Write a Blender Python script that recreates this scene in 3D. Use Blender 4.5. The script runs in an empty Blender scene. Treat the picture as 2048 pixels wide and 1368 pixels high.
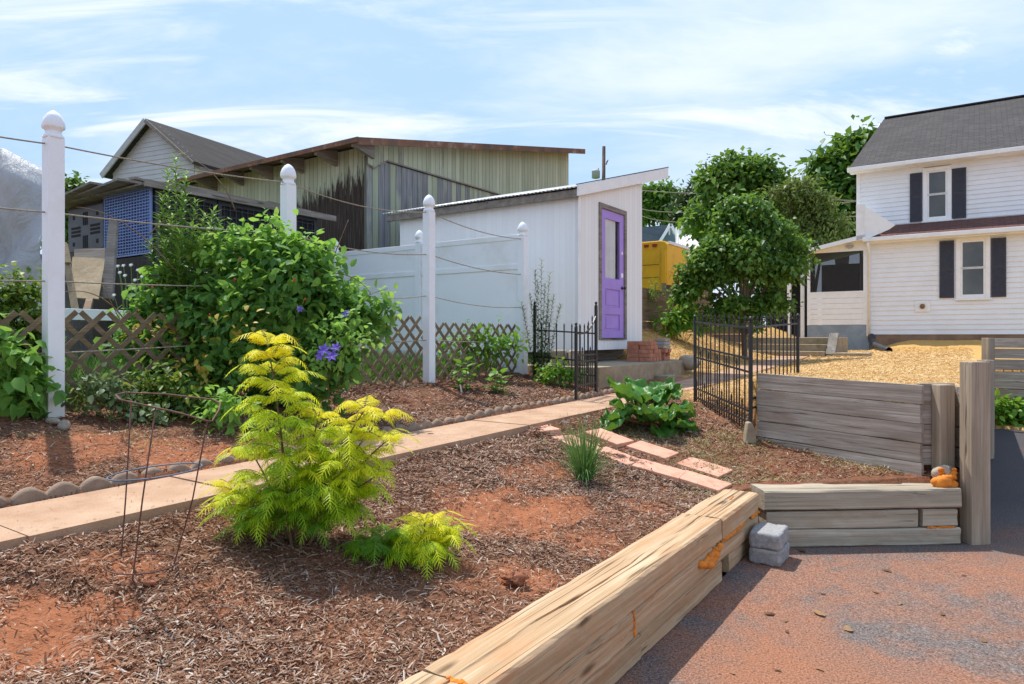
import bpy, math, random
import numpy as np
from mathutils import Vector, Matrix
random.seed(7); RNG = np.random.default_rng(11)
SC = bpy.context.scene; COL = SC.collection
# ------------------------------------------------------------------ camera model
F = 1365.0; CX = 1024.0; HZ = 672.0; CAMZ = 1.45
TH = math.radians(34.3)
AX = Vector((math.sin(TH), math.cos(TH), 0)); BX = Vector((-math.cos(TH), math.sin(TH), 0))
GRID = math.pi/2 - TH                      # rotation that turns local x into the garden's long direction
def W(px, py, Y): return Vector(((px-CX)/F*Y, Y, CAMZ-(py-HZ)/F*Y))
def uv(x, y): return x*AX.x+y*AX.y, x*AX.y-y*AX.x
def xy(u, v): return Vector((AX.x*u+AX.y*v, AX.y*u-AX.x*v, 0))
def onp(O, d, px, py):                      # vertical plane through O along d -> distance along d and height
    k = (px-CX)/F
    t = (k*O[1]-O[0])/(d[0]-k*d[1]); Y = O[1]+d[1]*t
    return t, CAMZ-(py-HZ)/F*Y
# ------------------------------------------------------------------ noise, terrain
def sstep(a, b, x):
    t = np.clip((x-a)/(b-a), 0, 1); return t*t*(3-2*t)
def _h(ix, iy, s):
    n = (ix.astype(np.int64)*374761393 + iy.astype(np.int64)*668265263 + s*1442695041) & 0xffffffff
    n = ((n ^ (n >> 13))*1274126177) & 0xffffffff
    return ((n ^ (n >> 16)) & 0xffff)/65535.0
def vn(x, y, s=0):
    x = np.asarray(x, float); y = np.asarray(y, float)
    ix = np.floor(x); iy = np.floor(y); fx = x-ix; fy = y-iy
    fx = fx*fx*(3-2*fx); fy = fy*fy*(3-2*fy)
    a = _h(ix, iy, s); b = _h(ix+1, iy, s); c = _h(ix, iy+1, s); d = _h(ix+1, iy+1, s)
    return (a+(b-a)*fx)*(1-fy)+(c+(d-c)*fx)*fy-.5
def fbm(x, y, s=0, o=4):
    r = 0; a = 1.0
    for i in range(o):
        r = r+a*vn(x*2**i, y*2**i, s+i*17); a *= .5
    return r
PL = (2.20, 6.12); PR = (3.02, 5.08)        # the grey board wall
def zpath(u):
    return np.where(u < 10, .65+.013*(np.maximum(u, -6)-1.1), .766+.036*(np.minimum(u, 17)-10))
def zones(x, y):
    u = x*AX.x+y*AX.y; v = x*AX.y-y*AX.x
    ul = np.interp(v, [-3.2, -2.5, -1.65, 0], [7.7, 7.15, 6.25, 4.6])
    sd = (PR[0]-PL[0])*(y-PL[1])-(PR[1]-PL[1])*(x-PL[0])
    wr = np.where(v < -1.72, sstep(-.1, 1.2, u-ul), sstep(.03, .09, sd)*sstep(5.10, 5.16, y))
    return u, v, wr
def terr0(x, y):
    x = np.asarray(x, float); y = np.asarray(y, float)
    u, v, wr = zones(x, y)
    zp = zpath(u)
    t = np.clip((-1.5-v)/1.63, 0, 1)
    nb = .35+t**1.15*(zp-.03-.35)+np.clip(u-4.9, 0, 2.4)*.11*(1-t*.85)
    zs = 1.04-.004*np.clip(u-5.8, 0, 12)+.34*sstep(22.2, 24.0, u)
    st = zp-.02+(zs-zp+.02)*sstep(-2.95, -1.55, v)
    right = nb+(st-nb)*wr
    t2 = np.clip((-3.75-v)/1.35, 0, 1)
    ub = zp+.0+t2*(.9+.006*np.clip(u, -4, 12)-zp)
    ub = ub+np.clip(-5.1-v, 0, 9)*.035
    hill = zp+sstep(-3.9, -6.4, v)*.82
    left = ub+(hill-ub)*sstep(9.6, 12, u)
    z = np.where(v > -3.43, right, left)
    # path bed a touch lower than the slabs
    z = np.where((v > -3.76) & (v < -3.1) & (u < 16.6), np.minimum(z, zp-.05), z)
    far = sstep(24.1, 30, u); z = z*(1-far)+1.36*far
    low = ((v > -1.37) & (y < 4.86+.05*(x-1.72))) | ((v > -.07) & (u < 13.86))
    z = np.where(low, np.where(u > 13.15, .035, -.06), z)
    return z
def terr(x, y):
    x = np.asarray(x, float); y = np.asarray(y, float)
    z = terr0(x, y); u, v, wr = zones(x, y)
    low = z < .036
    b = fbm(x*1.7, y*1.7, 3, 3)*.045+fbm(x*9, y*9, 5, 3)*.022
    b = b*np.where((v > -3.43) & (wr > .5), .75, 1)
    return np.where(low, z, z+b*np.clip((np.hypot(x, y)-.5), 0, 1))
def tz(x, y): return float(terr(np.array([x]), np.array([y]))[0])
def hit(px, py):
    Y = np.linspace(.8, 60, 6000); X = (px-CX)/F*Y; Z = CAMZ-(py-HZ)/F*Y
    d = Z-terr0(X, Y); i = np.argmax(d <= 0)
    if d[i] > 0: i = len(Y)-1
    if i > 0:
        a = d[i-1]/(d[i-1]-d[i]+1e-9); yy = Y[i-1]+(Y[i]-Y[i-1])*a
    else: yy = Y[i]
    return Vector(((px-CX)/F*yy, yy, CAMZ-(py-HZ)/F*yy))
# ------------------------------------------------------------------ mesh builder
class MB:
    def __init__(s): s.v = []; s.f = []
    def quad(s, *p):
        b = len(s.v); s.v += [tuple(q) for q in p]; s.f.append(tuple(range(b, b+len(p)))); return s
    def hexa(s, c):
        b = len(s.v); s.v += [tuple(q) for q in c]
        for q in ((0,3,2,1),(4,5,6,7),(0,1,5,4),(1,2,6,5),(2,3,7,6),(3,0,4,7)): s.f.append(tuple(b+i for i in q))
        return s
    def box(s, x0, x1, y0, y1, z0, z1):
        return s.hexa([(x0,y0,z0),(x1,y0,z0),(x1,y1,z0),(x0,y1,z0),(x0,y0,z1),(x1,y0,z1),(x1,y1,z1),(x0,y1,z1)])
    def bar(s, a, b, w, h, up=(0,0,1)):
        a = Vector(a); b = Vector(b); d = (b-a).normalized(); up = Vector(up)
        r = d.cross(up)
        if r.length < 1e-4: r = d.cross(Vector((1,0,0)))
        r.normalize(); n = r.cross(d)
        o = []
        for p in (a, b):
            o.append([p-r*w/2-n*h/2, p+r*w/2-n*h/2, p+r*w/2+n*h/2, p-r*w/2+n*h/2])
        return s.hexa(o[0]+o[1])
    def prism(s, poly, axis, a, b):          # poly of 2-tuples in the two other axes
        def P(q, t):
            return {'x': (t,q[0],q[1]), 'y': (q[0],t,q[1]), 'z': (q[0],q[1],t)}[axis]
        n = len(poly); k = len(s.v)
        s.v += [P(q,a) for q in poly]+[P(q,b) for q in poly]
        s.f.append(tuple(range(k, k+n))[::-1]); s.f.append(tuple(range(k+n, k+2*n)))
        for i in range(n):
            j = (i+1) % n; s.f.append((k+i, k+j, k+n+j, k+n+i))
        return s
    def tube(s, pts, r, n=6, cap=True):
        pts = [Vector(p) for p in pts]; m = len(pts)
        rr = r if hasattr(r, '__len__') else [r]*m
        k = len(s.v); prev = None
        for i, p in enumerate(pts):
            d = (pts[min(i+1,m-1)]-pts[max(i-1,0)])
            if d.length < 1e-9: d = Vector((0,0,1))
            d.normalize()
            x = prev - d*prev.dot(d) if prev is not None else d.orthogonal()
            if x.length < 1e-6: x = d.orthogonal()
            x.normalize(); prev = x; y = d.cross(x)
            for j in range(n):
                a = 2*math.pi*j/n; s.v.append(tuple(p+(x*math.cos(a)+y*math.sin(a))*rr[i]))
        for i in range(m-1):
            for j in range(n):
                j2 = (j+1) % n; s.f.append((k+i*n+j, k+i*n+j2, k+(i+1)*n+j2, k+(i+1)*n+j))
        if cap:
            s.f.append(tuple(k+j for j in range(n))[::-1]); s.f.append(tuple(k+(m-1)*n+j for j in range(n)))
        return s
    def lathe(s, prof, n=16, c=(0,0,0), square=0):
        k = len(s.v)
        for r, z in prof:
            for j in range(n):
                a = 2*math.pi*(j+.5)/n; q = 1
                if square: q = 1/max(abs(math.cos(a)), abs(math.sin(a)))*square+1*(1-square)
                s.v.append((c[0]+r*q*math.cos(a), c[1]+r*q*math.sin(a), c[2]+z))
        for i in range(len(prof)-1):
            for j in range(n):
                j2 = (j+1) % n; s.f.append((k+i*n+j, k+i*n+j2, k+(i+1)*n+j2, k+(i+1)*n+j))
        s.f.append(tuple(k+j for j in range(n))[::-1]); s.f.append(tuple(k+(len(prof)-1)*n+j for j in range(n)))
        return s
    def blob(s, c, r, nz=.25, seg=12, seed=0, fr=1.0):
        k = len(s.v); rx, ry, rz = r if hasattr(r, '__len__') else (r, r, r)
        R = seg//2
        for i in range(R+1):
            ph = math.pi*i/R
            for j in range(seg):
                a = 2*math.pi*j/seg
                d = (math.sin(ph)*math.cos(a), math.sin(ph)*math.sin(a), math.cos(ph))
                q = 1+nz*2*float(vn(np.array([d[0]*1.6*fr+seed*3.1+d[2]*fr]), np.array([d[1]*1.6*fr+d[2]*1.3*fr+seed*1.7]), seed)[0])
                s.v.append((c[0]+d[0]*rx*q, c[1]+d[1]*ry*q, c[2]+d[2]*rz*q))
        for i in range(R):
            for j in range(seg):
                j2 = (j+1) % seg; s.f.append((k+i*seg+j, k+(i+1)*seg+j, k+(i+1)*seg+j2, k+i*seg+j2))
        return s
    def build(s, name, m, parent=None, bevel=0, smooth=False, loc=None):
        me = bpy.data.meshes.new(name); me.from_pydata(s.v, [], s.f)
        import bmesh
        bm = bmesh.new(); bm.from_mesh(me); bmesh.ops.recalc_face_normals(bm, faces=bm.faces)
        bm.to_mesh(me); bm.free()
        if smooth:
            for p in me.polygons: p.use_smooth = True
        me.materials.append(m)
        o = bpy.data.objects.new(name, me); COL.objects.link(o)
        if parent is not None: o.parent = parent
        if loc is not None: o.location = loc
        if bevel:
            b = o.modifiers.new('bevel', 'BEVEL'); b.width = bevel; b.segments = 2; b.limit_method = 'ANGLE'; b.angle_limit = .7
        return o
def tag(o, label=None, cat=None, group=None, kind=None):
    if label: o['label'] = label
    if cat: o['category'] = cat
    if group: o['group'] = group
    if kind: o['kind'] = kind
    return o
def thing(name, label, cat, loc=(0,0,0), rz=0, group=None):
    o = bpy.data.objects.new(name, None); COL.objects.link(o); o.empty_display_size = .1
    o.location = loc; o.rotation_euler = (0,0,rz); return tag(o, label, cat, group)
def dup(root, loc, rz, label=None):
    r = root.copy(); COL.objects.link(r); r.location = loc; r.rotation_euler = (0,0,rz)
    if label: r['label'] = label
    for ch in list(root.children):
        c = ch.copy(); COL.objects.link(c); c.parent = r
        for g in list(ch.children):
            d = g.copy(); COL.objects.link(d); d.parent = c
    return r
def fast(name, V, Q, m, parent=None, attr=None, smooth=False):   # V (n,3), Q (k,4) or (k,3)
    V = np.asarray(V, np.float32); Q = np.asarray(Q, np.int32); k = Q.shape[1]
    me = bpy.data.meshes.new(name)
    me.vertices.add(len(V)); me.vertices.foreach_set('co', V.ravel())
    me.loops.add(Q.size); me.loops.foreach_set('vertex_index', Q.ravel())
    me.polygons.add(len(Q)); me.polygons.foreach_set('loop_start', np.arange(0, Q.size, k, dtype=np.int32))
    if smooth: me.polygons.foreach_set('use_smooth', np.ones(len(Q), bool))
    for nm, a in (attr or {}).items():
        a = np.asarray(a, np.float32)
        if a.ndim == 1:
            t = me.attributes.new(nm, 'FLOAT', 'POINT'); t.data.foreach_set('value', a)
        else:
            t = me.attributes.new(nm, 'FLOAT_COLOR', 'POINT'); t.data.foreach_set('color', a.ravel())
    me.update(calc_edges=True); me.validate()
    me.materials.append(m)
    o = bpy.data.objects.new(name, me); COL.objects.link(o)
    if parent is not None: o.parent = parent
    return o
def norm(a): return a/np.maximum(np.linalg.norm(a, axis=-1, keepdims=True), 1e-9)
# leaf templates: (along, across, up)
def tmpl(rows, fold=.18, droop=.25, cols=3):
    v = []; q = []
    for t, w in rows:
        for c in ((-1,0,1) if cols == 3 else (-1,1)):
            v.append((t, c*w, abs(c)*fold*w-droop*t*t))
    n = cols
    for i in range(len(rows)-1):
        for j in range(n-1): q.append((i*n+j, i*n+j+1, (i+1)*n+j+1, (i+1)*n+j))
    return np.array(v), np.array(q)
OVATE = tmpl([(0,.03),(.25,.42),(.6,.40),(.85,.17),(1,.01)])
SIMPLE = tmpl([(0,.05),(.45,.5),(1,.04)], droop=.3)
LANCE = tmpl([(0,.1),(.4,.5),(1,.05)], droop=.2, cols=2)
CHIP = (np.array([(0,-.5,0),(0,.5,0),(.5,.55,.06),(.5,-.45,.06),(1,-.35,0),(1,.3,0)]), np.array([(0,1,2,3),(3,2,5,4)]))
def scatter(name, P, D, N, L, Wd, T, m, parent=None, rnd=None, extra=None):
    P = np.asarray(P, float); n = len(P); D = norm(np.asarray(D, float)); N = np.asarray(N, float)
    S = norm(np.cross(N, D)); U = np.cross(D, S)
    tv, tq = T; L = np.broadcast_to(L, n); Wd = np.broadcast_to(Wd, n)
    V = (P[:,None,:]+D[:,None,:]*(tv[None,:,0:1]*L[:,None,None])+S[:,None,:]*(tv[None,:,1:2]*Wd[:,None,None])
         +U[:,None,:]*(tv[None,:,2:3]*L[:,None,None]))
    k = len(tv); Q = (tq[None]+(np.arange(n)*k)[:,None,None]).reshape(-1, tq.shape[1])
    if rnd is None: rnd = RNG.random(n)
    return fast(name, V.reshape(-1,3), Q, m, parent, {'rnd': np.repeat(rnd, k)}, smooth=False)
# ------------------------------------------------------------------ materials
class NT:
    def __init__(s, name):
        s.m = bpy.data.materials.new(name); s.m.use_nodes = True; s.t = s.m.node_tree
        s.t.nodes.clear(); s.out = s.t.nodes.new('ShaderNodeOutputMaterial')
        s.co = None
    def n(s, ty, **k):
        nd = s.t.nodes.new('ShaderNode'+ty)
        for a, b in k.items():
            if a.startswith('i_'): s.set(nd, a[2:].replace('_', ' '), b)
            else: setattr(nd, a, b)
        return nd
    def set(s, nd, key, val):
        sock = nd.inputs[int(key)] if key.isdigit() else nd.inputs[key]
        if isinstance(val, bpy.types.NodeSocket): s.t.links.new(val, sock)
        elif isinstance(val, (tuple, list)) and sock.type == 'RGBA' and len(val) == 3: sock.default_value = (*val, 1)
        else: sock.default_value = val
    def coords(s, scale=(1,1,1), rnd=True, kind='Object'):
        t = s.n('TexCoord'); c = t.outputs[kind]
        if rnd:
            o = s.n('ObjectInfo'); q = s.math('MULTIPLY', o.outputs['Random'], 37.0)
            a = s.n('VectorMath', operation='ADD'); s.t.links.new(c, a.inputs[0]); s.t.links.new(q, a.inputs[1]); c = a.outputs[0]
        mp = s.n('Mapping'); mp.inputs['Scale'].default_value = scale; s.t.links.new(c, mp.inputs[0]); return mp.outputs[0]
    def noise(s, vec, scale=5, detail=4, rough=.55, dist=0):
        nd = s.n('TexNoise'); s.t.links.new(vec, nd.inputs['Vector'])
        nd.inputs['Scale'].default_value = scale; nd.inputs['Detail'].default_value = detail
        nd.inputs['Roughness'].default_value = rough; nd.inputs['Distortion'].default_value = dist
        return nd.outputs['Fac']
    def ramp(s, fac, stops, interp='LINEAR'):
        nd = s.n('ValToRGB'); r = nd.color_ramp; r.interpolation = interp
        while len(r.elements) > 1: r.elements.remove(r.elements[-1])
        for i, (p, c) in enumerate(stops):
            e = r.elements[0] if i == 0 else r.elements.new(p)
            e.position = p; e.color = (*c, 1) if hasattr(c, '__len__') else (c, c, c, 1)
        s.t.links.new(fac, nd.inputs[0]); return nd.outputs[0]
    def math(s, op, a, b=None, c=None):
        nd = s.n('Math', operation=op)
        for i, x in enumerate((a, b, c)):
            if x is None: continue
            if isinstance(x, bpy.types.NodeSocket): s.t.links.new(x, nd.inputs[i])
            else: nd.inputs[i].default_value = x
        return nd.outputs[0]
    def mix(s, fac, a, b, mode='MIX'):
        nd = s.n('Mix', data_type='RGBA', blend_type=mode)
        for i, x in ((0, fac), (6, a), (7, b)):
            if isinstance(x, bpy.types.NodeSocket): s.t.links.new(x, nd.inputs[i])
            elif i == 0: nd.inputs[0].default_value = x
            else: nd.inputs[i].default_value = (*x, 1) if len(x) == 3 else x
        return nd.outputs[2]
    def bump(s, h, strength=.4, dist=.01):
        nd = s.n('Bump'); nd.inputs['Strength'].default_value = strength; nd.inputs['Distance'].default_value = dist
        s.t.links.new(h, nd.inputs['Height']); return nd.outputs[0]
    def attr(s, name, col=False):
        nd = s.n('Attribute', attribute_name=name); return nd.outputs['Color' if col else 'Fac']
    def done(s, col, rough=.7, normal=None, metal=0, spec=.4):
        b = s.n('BsdfPrincipled'); s.set(b, 'Base Color', col); s.set(b, 'Roughness', rough); s.set(b, 'Metallic', metal)
        s.set(b, 'Specular IOR Level', spec)
        if normal is not None: s.set(b, 'Normal', normal)
        s.t.links.new(b.outputs[0], s.out.inputs[0]); s.b = b; return s.m
def plain(name, col, rough=.6, var=.12, scale=8, metal=0, bump=.15, spec=.4, dirt=None, dscale=2.5):
    t = NT(name); c = t.coords()
    f = t.noise(c, scale, 5); f2 = t.noise(c, scale*6, 3)
    a = tuple(x*(1-var) for x in col); b = tuple(min(1, x*(1+var)) for x in col)
    k = t.ramp(f, [(.3, a), (.7, b)])
    if dirt is not None:
        k = t.mix(t.ramp(t.noise(c, dscale, 6, .65), [(.52, 0), (.72, 1)]), k, dirt)
    return t.done(k, rough, t.bump(f2, bump, .004), metal, spec)
def wood(name, c0, c1, dark=(.05,.035,.025), crack=.62, grain=(2.2,45,45), bump=.6, axis=0, stain=None, rough=.85, tint=None):
    t = NT(name)
    def ax(l, w): return (l, w, w) if axis == 0 else ((w, l, w) if axis == 1 else (w, w, l))
    L, Wd = grain[0], grain[1]
    f = t.noise(t.coords(ax(L, Wd*1.7)), 1, 7, .62, .4)                       # fine grain
    g = t.noise(t.coords(ax(L*.35, Wd*.35)), 1, 5, .55, .5)                   # broad tone bands
    k = t.ramp(t.math('ADD', t.math('MULTIPLY', f, .6), t.math('MULTIPLY', g, .4)), [(.32, tuple(x*.68 for x in c0)), (.47, c0), (.62, c1)])
    big = t.noise(t.coords(ax(1.1, 5)), 1.4, 5, .6)
    k = t.mix(t.ramp(big, [(.40, 0), (.68, .6)]), k, stain or tuple(x*.62 for x in c0))
    if tint: k = t.mix(t.ramp(t.noise(t.coords(ax(2, 6)), 1.3, 5, .65), [(.52, 0), (.7, .55)]), k, tint)
    def lines(l, w, wid, br):
        n = t.noise(t.coords(ax(l, w)), 1, 3, .5, .3); d = t.math('ABSOLUTE', t.math('SUBTRACT', n, .5))
        m = t.ramp(d, [(0, 1), (wid*.5, .8), (wid, 0)]); return t.math('MULTIPLY', m, t.ramp(t.noise(t.coords(ax(l*1.6, w*.5)), 1, 3, .5), [(br, 0), (br+.06, 1)]))
    q = (crack-.62)*1.2
    cm = t.math('MAXIMUM', lines(L*.22, Wd*.36, .014, .545+q), t.math('MULTIPLY', lines(L*.5, Wd*1.1, .018, .575+q), .6))
    k = t.mix(t.math('MULTIPLY', cm, .9), k, dark)
    kn = t.n('TexVoronoi', feature='F1'); t.t.links.new(t.coords(ax(1.6, 6.5)), kn.inputs['Vector']); kn.inputs['Scale'].default_value = 1
    k = t.mix(t.ramp(kn.outputs['Distance'], [(.05, .75), (.13, 0)]), k, dark)
    h = t.math('SUBTRACT', f, t.math('MULTIPLY', cm, 1.2))
    return t.done(k, rough, t.bump(h, bump, .005), spec=.2)
def leafmat(name, stops, trans=.35, rough=.5):
    t = NT(name); k = t.ramp(t.attr('rnd'), stops)
    b = t.n('BsdfPrincipled'); t.set(b, 'Base Color', k); t.set(b, 'Roughness', rough); t.set(b, 'Specular IOR Level', .35)
    tr = t.n('BsdfTranslucent'); kk = t.mix(.5, k, (.45,.6,.06), 'MIX'); t.set(tr, 'Color', t.mix(.55, k, kk))
    mx = t.n('MixShader'); mx.inputs[0].default_value = trans
    t.t.links.new(b.outputs[0], mx.inputs[1]); t.t.links.new(tr.outputs[0], mx.inputs[2]); t.t.links.new(mx.outputs[0], t.out.inputs[0])
    return t.m
M = {}
M['timber'] = wood('timber', (.45,.30,.17), (.62,.46,.30), (.09,.05,.025), .62, (1.3,34,34), .7, stain=(.48,.28,.15), tint=(.52,.22,.09))
M['greytimber'] = wood('grey_timber', (.39,.325,.24), (.54,.465,.36), (.06,.045,.03), .62, (1.3,34,34), .7, stain=(.30,.25,.185), tint=(.34,.24,.15))
M['plank'] = wood('plank', (.38,.315,.255), (.57,.51,.445), (.07,.05,.04), .63, (1.8,40,40), .7, stain=(.22,.175,.14), tint=(.30,.21,.15))
M['postwood'] = wood('post_wood', (.36,.28,.20), (.47,.38,.29), (.10,.07,.05), .67, (1.6,36,36), .6, axis=2)
M['brownplank'] = wood('brown_plank', (.22,.15,.095), (.30,.21,.14), (.06,.04,.03), .66, (2,30,30), .5)
M['oldwood'] = wood('old_wood', (.24,.21,.18), (.36,.32,.28), (.05,.04,.03), .64, (2.5,30,30), .6)
M['ply'] = wood('plywood', (.29,.225,.14), (.36,.29,.195), (.2,.15,.1), .74, (2,22,22), .3, axis=2)
M['lattice'] = wood('lattice_wood', (.20,.15,.09), (.29,.225,.145), (.1,.075,.055), .72, (3,60,60), .4)
M['vinyl'] = plain('white_vinyl', (.87,.89,.92), .42, .02, 3, bump=.03, dirt=(.74,.73,.70), dscale=1.2)
M['white'] = plain('white_paint', (.87,.87,.87), .55, .04, 6, bump=.1, dirt=(.78,.775,.76), dscale=2)
M['siding'] = plain('white_siding', (.84,.855,.885), .5, .03, 3, bump=.06, dirt=(.77,.77,.77), dscale=.6)
M['iron'] = plain('black_iron', (.018,.018,.02), .45, .3, 30, bump=.2, spec=.5)
M['blackplastic'] = plain('black_plastic', (.035,.035,.04), .4, .2, 8, bump=.05)
M['shutter'] = plain('dark_shutter', (.045,.045,.06), .6, .15, 10)
M['rope'] = plain('rope', (.33,.28,.22), .9, .3, 60, bump=.5)
M['stem'] = plain('stem', (.16,.10,.055), .8, .3, 20)
M['bark'] = wood('bark', (.12,.085,.06), (.2,.15,.11), (.03,.02,.015), .6, (3,20,20), 1, axis=2)
M['rust'] = plain('rusty_wire', (.13,.055,.04), .7, .35, 30)
M['bluewire'] = plain('grey_wire', (.12,.15,.2), .5, .2, 30)
M['terra'] = plain('terracotta', (.66,.34,.23), .85, .14, 12, bump=.4, dirt=(.44,.19,.11), dscale=9)
M['brick'] = plain('red_brick', (.43,.175,.105), .85, .22, 14, bump=.4, dirt=(.52,.27,.18), dscale=7)
M['cblock'] = plain('grey_block', (.33,.32,.315), .9, .25, 60, bump=.8, dirt=(.42,.38,.33), dscale=5)
M['stone'] = plain('field_stone', (.40,.33,.25), .9, .25, 10, bump=.8, dirt=(.25,.22,.18), dscale=4)
M['slab'] = plain('slab_concrete', (.33,.26,.175), .9, .2, 8, bump=.6, dirt=(.17,.14,.075), dscale=2.2)
M['edging'] = plain('edging_concrete', (.27,.185,.13), .9, .22, 18, bump=.8, dirt=(.2,.15,.11), dscale=4)
M['foam'] = plain('orange_foam', (.72,.22,.018), .7, .2, 25, bump=.8, dirt=(.48,.13,.01), dscale=14)
M['clayclod'] = plain('clay_clod', (.33,.125,.065), .95, .25, 20, bump=1.0)
M['purple'] = plain('purple_paint', (.40,.26,.70), .5, .07, 5, bump=.08)
M['yellow'] = plain('yellow_paint', (.86,.46,.02), .4, .05, 2, bump=.03, dirt=(.68,.34,.02), dscale=1.5)
M['tarp'] = plain('grey_tarp', (.40,.41,.42), .55, .15, 3, bump=.3, dirt=(.29,.29,.29), dscale=1.5)
t = NT('grey_tarp'); c = t.coords((1,1,.7)); f = t.noise(c, 2.2, 7, .6, 1.6)
M['tarp'] = t.done(t.ramp(t.noise(c, 1.3, 5), [(.35, (.36,.365,.37)), (.7, (.46,.47,.48))]), .5, t.bump(f, .55, .2), spec=.3)
M['bluepl'] = plain('blue_plastic', (.025,.05,.21), .4, .15, 6, bump=.05)
M['bluegrid'] = plain('pale_blue_plastic', (.20,.29,.58), .45, .12, 6, bump=.05)
M['darkpl'] = plain('dark_plastic', (.032,.034,.043), .5, .2, 5, bump=.08)
M['greypl'] = plain('grey_plastic', (.085,.09,.10), .55, .2, 5, bump=.1)
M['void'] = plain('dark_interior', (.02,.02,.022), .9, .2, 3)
M['bluebase'] = plain('blue_grey_paint', (.24,.30,.36), .8, .15, 3, dirt=(.33,.36,.38))
M['galv'] = plain('galvanised', (.42,.43,.43), .5, .12, 6, metal=.0)
M['curtain'] = plain('curtain', (.86,.86,.85), .9, .06, 6)
M['found'] = plain('foundation', (.27,.17,.11), .9, .25, 3, bump=.5)
t = NT('window_glass'); c = t.coords((.6,.6,.6)); k = t.ramp(t.noise(c, 1.5, 3), [(.35, (.035,.04,.04)), (.7, (.10,.105,.10))])
M['glass'] = t.done(k, .06, spec=.7)
t = NT('shed_glass'); b = t.n('BsdfPrincipled'); t.set(b, 'Base Color', (.05,.06,.07)); t.set(b, 'Roughness', .04)
tr = t.n('BsdfTransparent'); mx = t.n('MixShader'); mx.inputs[0].default_value = .09
t.t.links.new(tr.outputs[0], mx.inputs[1]); t.t.links.new(b.outputs[0], mx.inputs[2]); t.t.links.new(mx.outputs[0], t.out.inputs[0]); M['clear'] = t.m
t = NT('insect_screen'); b = t.n('BsdfPrincipled'); t.set(b, 'Base Color', (.03,.03,.032)); t.set(b, 'Roughness', .8)
tr = t.n('BsdfTransparent'); mx = t.n('MixShader'); mx.inputs[0].default_value = .6
t.t.links.new(tr.outputs[0], mx.inputs[1]); t.t.links.new(b.outputs[0], mx.inputs[2]); t.t.links.new(mx.outputs[0], t.out.inputs[0]); M['screen'] = t.m
# shingle roofs: courses along local y, rows in local z/x handled by a brick pattern on (y, slope)
def shingle(name, c0, c1, axis_rot=(0,0,0), sc=6.0):
    t = NT(name); tc = t.n('TexCoord'); sp = t.n('SeparateXYZ'); t.t.links.new(tc.outputs['Object'], sp.inputs[0])
    cb = t.n('CombineXYZ'); t.t.links.new(sp.outputs[1], cb.inputs[0]); t.t.links.new(t.math('ADD', t.math('MULTIPLY', sp.outputs[2], 1.3), t.math('MULTIPLY', sp.outputs[0], .3)), cb.inputs[1])
    br = t.n('TexBrick'); t.t.links.new(cb.outputs[0], br.inputs['Vector'])
    br.inputs['Color1'].default_value = (*c0, 1); br.inputs['Color2'].default_value = (*c1, 1); br.inputs['Mortar'].default_value = (*[x*.45 for x in c0], 1)
    br.inputs['Scale'].default_value = 1; br.inputs['Brick Width'].default_value = .3; br.inputs['Row Height'].default_value = .14; br.inputs['Mortar Size'].default_value = .012
    nz = t.noise(t.coords((1,1,1)), 1.2, 5); nf = t.noise(t.coords((1,1,1)), 60, 2)
    k = t.mix(t.ramp(nz, [(.3, 0), (.75, .5)]), br.outputs[0], tuple(x*.7 for x in c0))
    k = t.mix(t.ramp(nf, [(.45, 0), (.7, .5)]), k, tuple(min(1, x*1.6) for x in c1))
    return t.done(k, .9, t.bump(br.outputs['Fac'], -.5, .01), spec=.2)
M['roofgrey'] = shingle('grey_shingle', (.062,.055,.053), (.10,.09,.086))
M['roofred'] = shingle('red_shingle', (.115,.06,.052), (.17,.085,.072))
M['roofdark'] = shingle('dark_shingle', (.035,.031,.031), (.06,.053,.051))
M['roofblue'] = shingle('blue_shingle', (.10,.12,.15), (.14,.165,.2))
def rust_metal():
    t = NT('rusty_roof_metal'); c = t.coords((1,1,1)); f = t.noise(c, 3, 6, .7); g = t.noise(c, 18, 4)
    k = t.ramp(f, [(.35, (.10,.075,.06)), (.55, (.22,.10,.055)), (.7, (.33,.28,.24))])
    return t.done(k, .8, t.bump(g, .4, .004), .1)
M['rustroof'] = rust_metal()
t = NT('corrugated_zinc'); c = t.coords((1,1,1)); k = t.ramp(t.noise(c, 2, 5, .7), [(.35, (.36,.37,.38)), (.65, (.56,.57,.58)), (.8, (.35,.25,.18))])
M['zinc'] = t.done(k, .45, t.bump(t.noise(c, 12, 3), .1, .004), .35)
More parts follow.
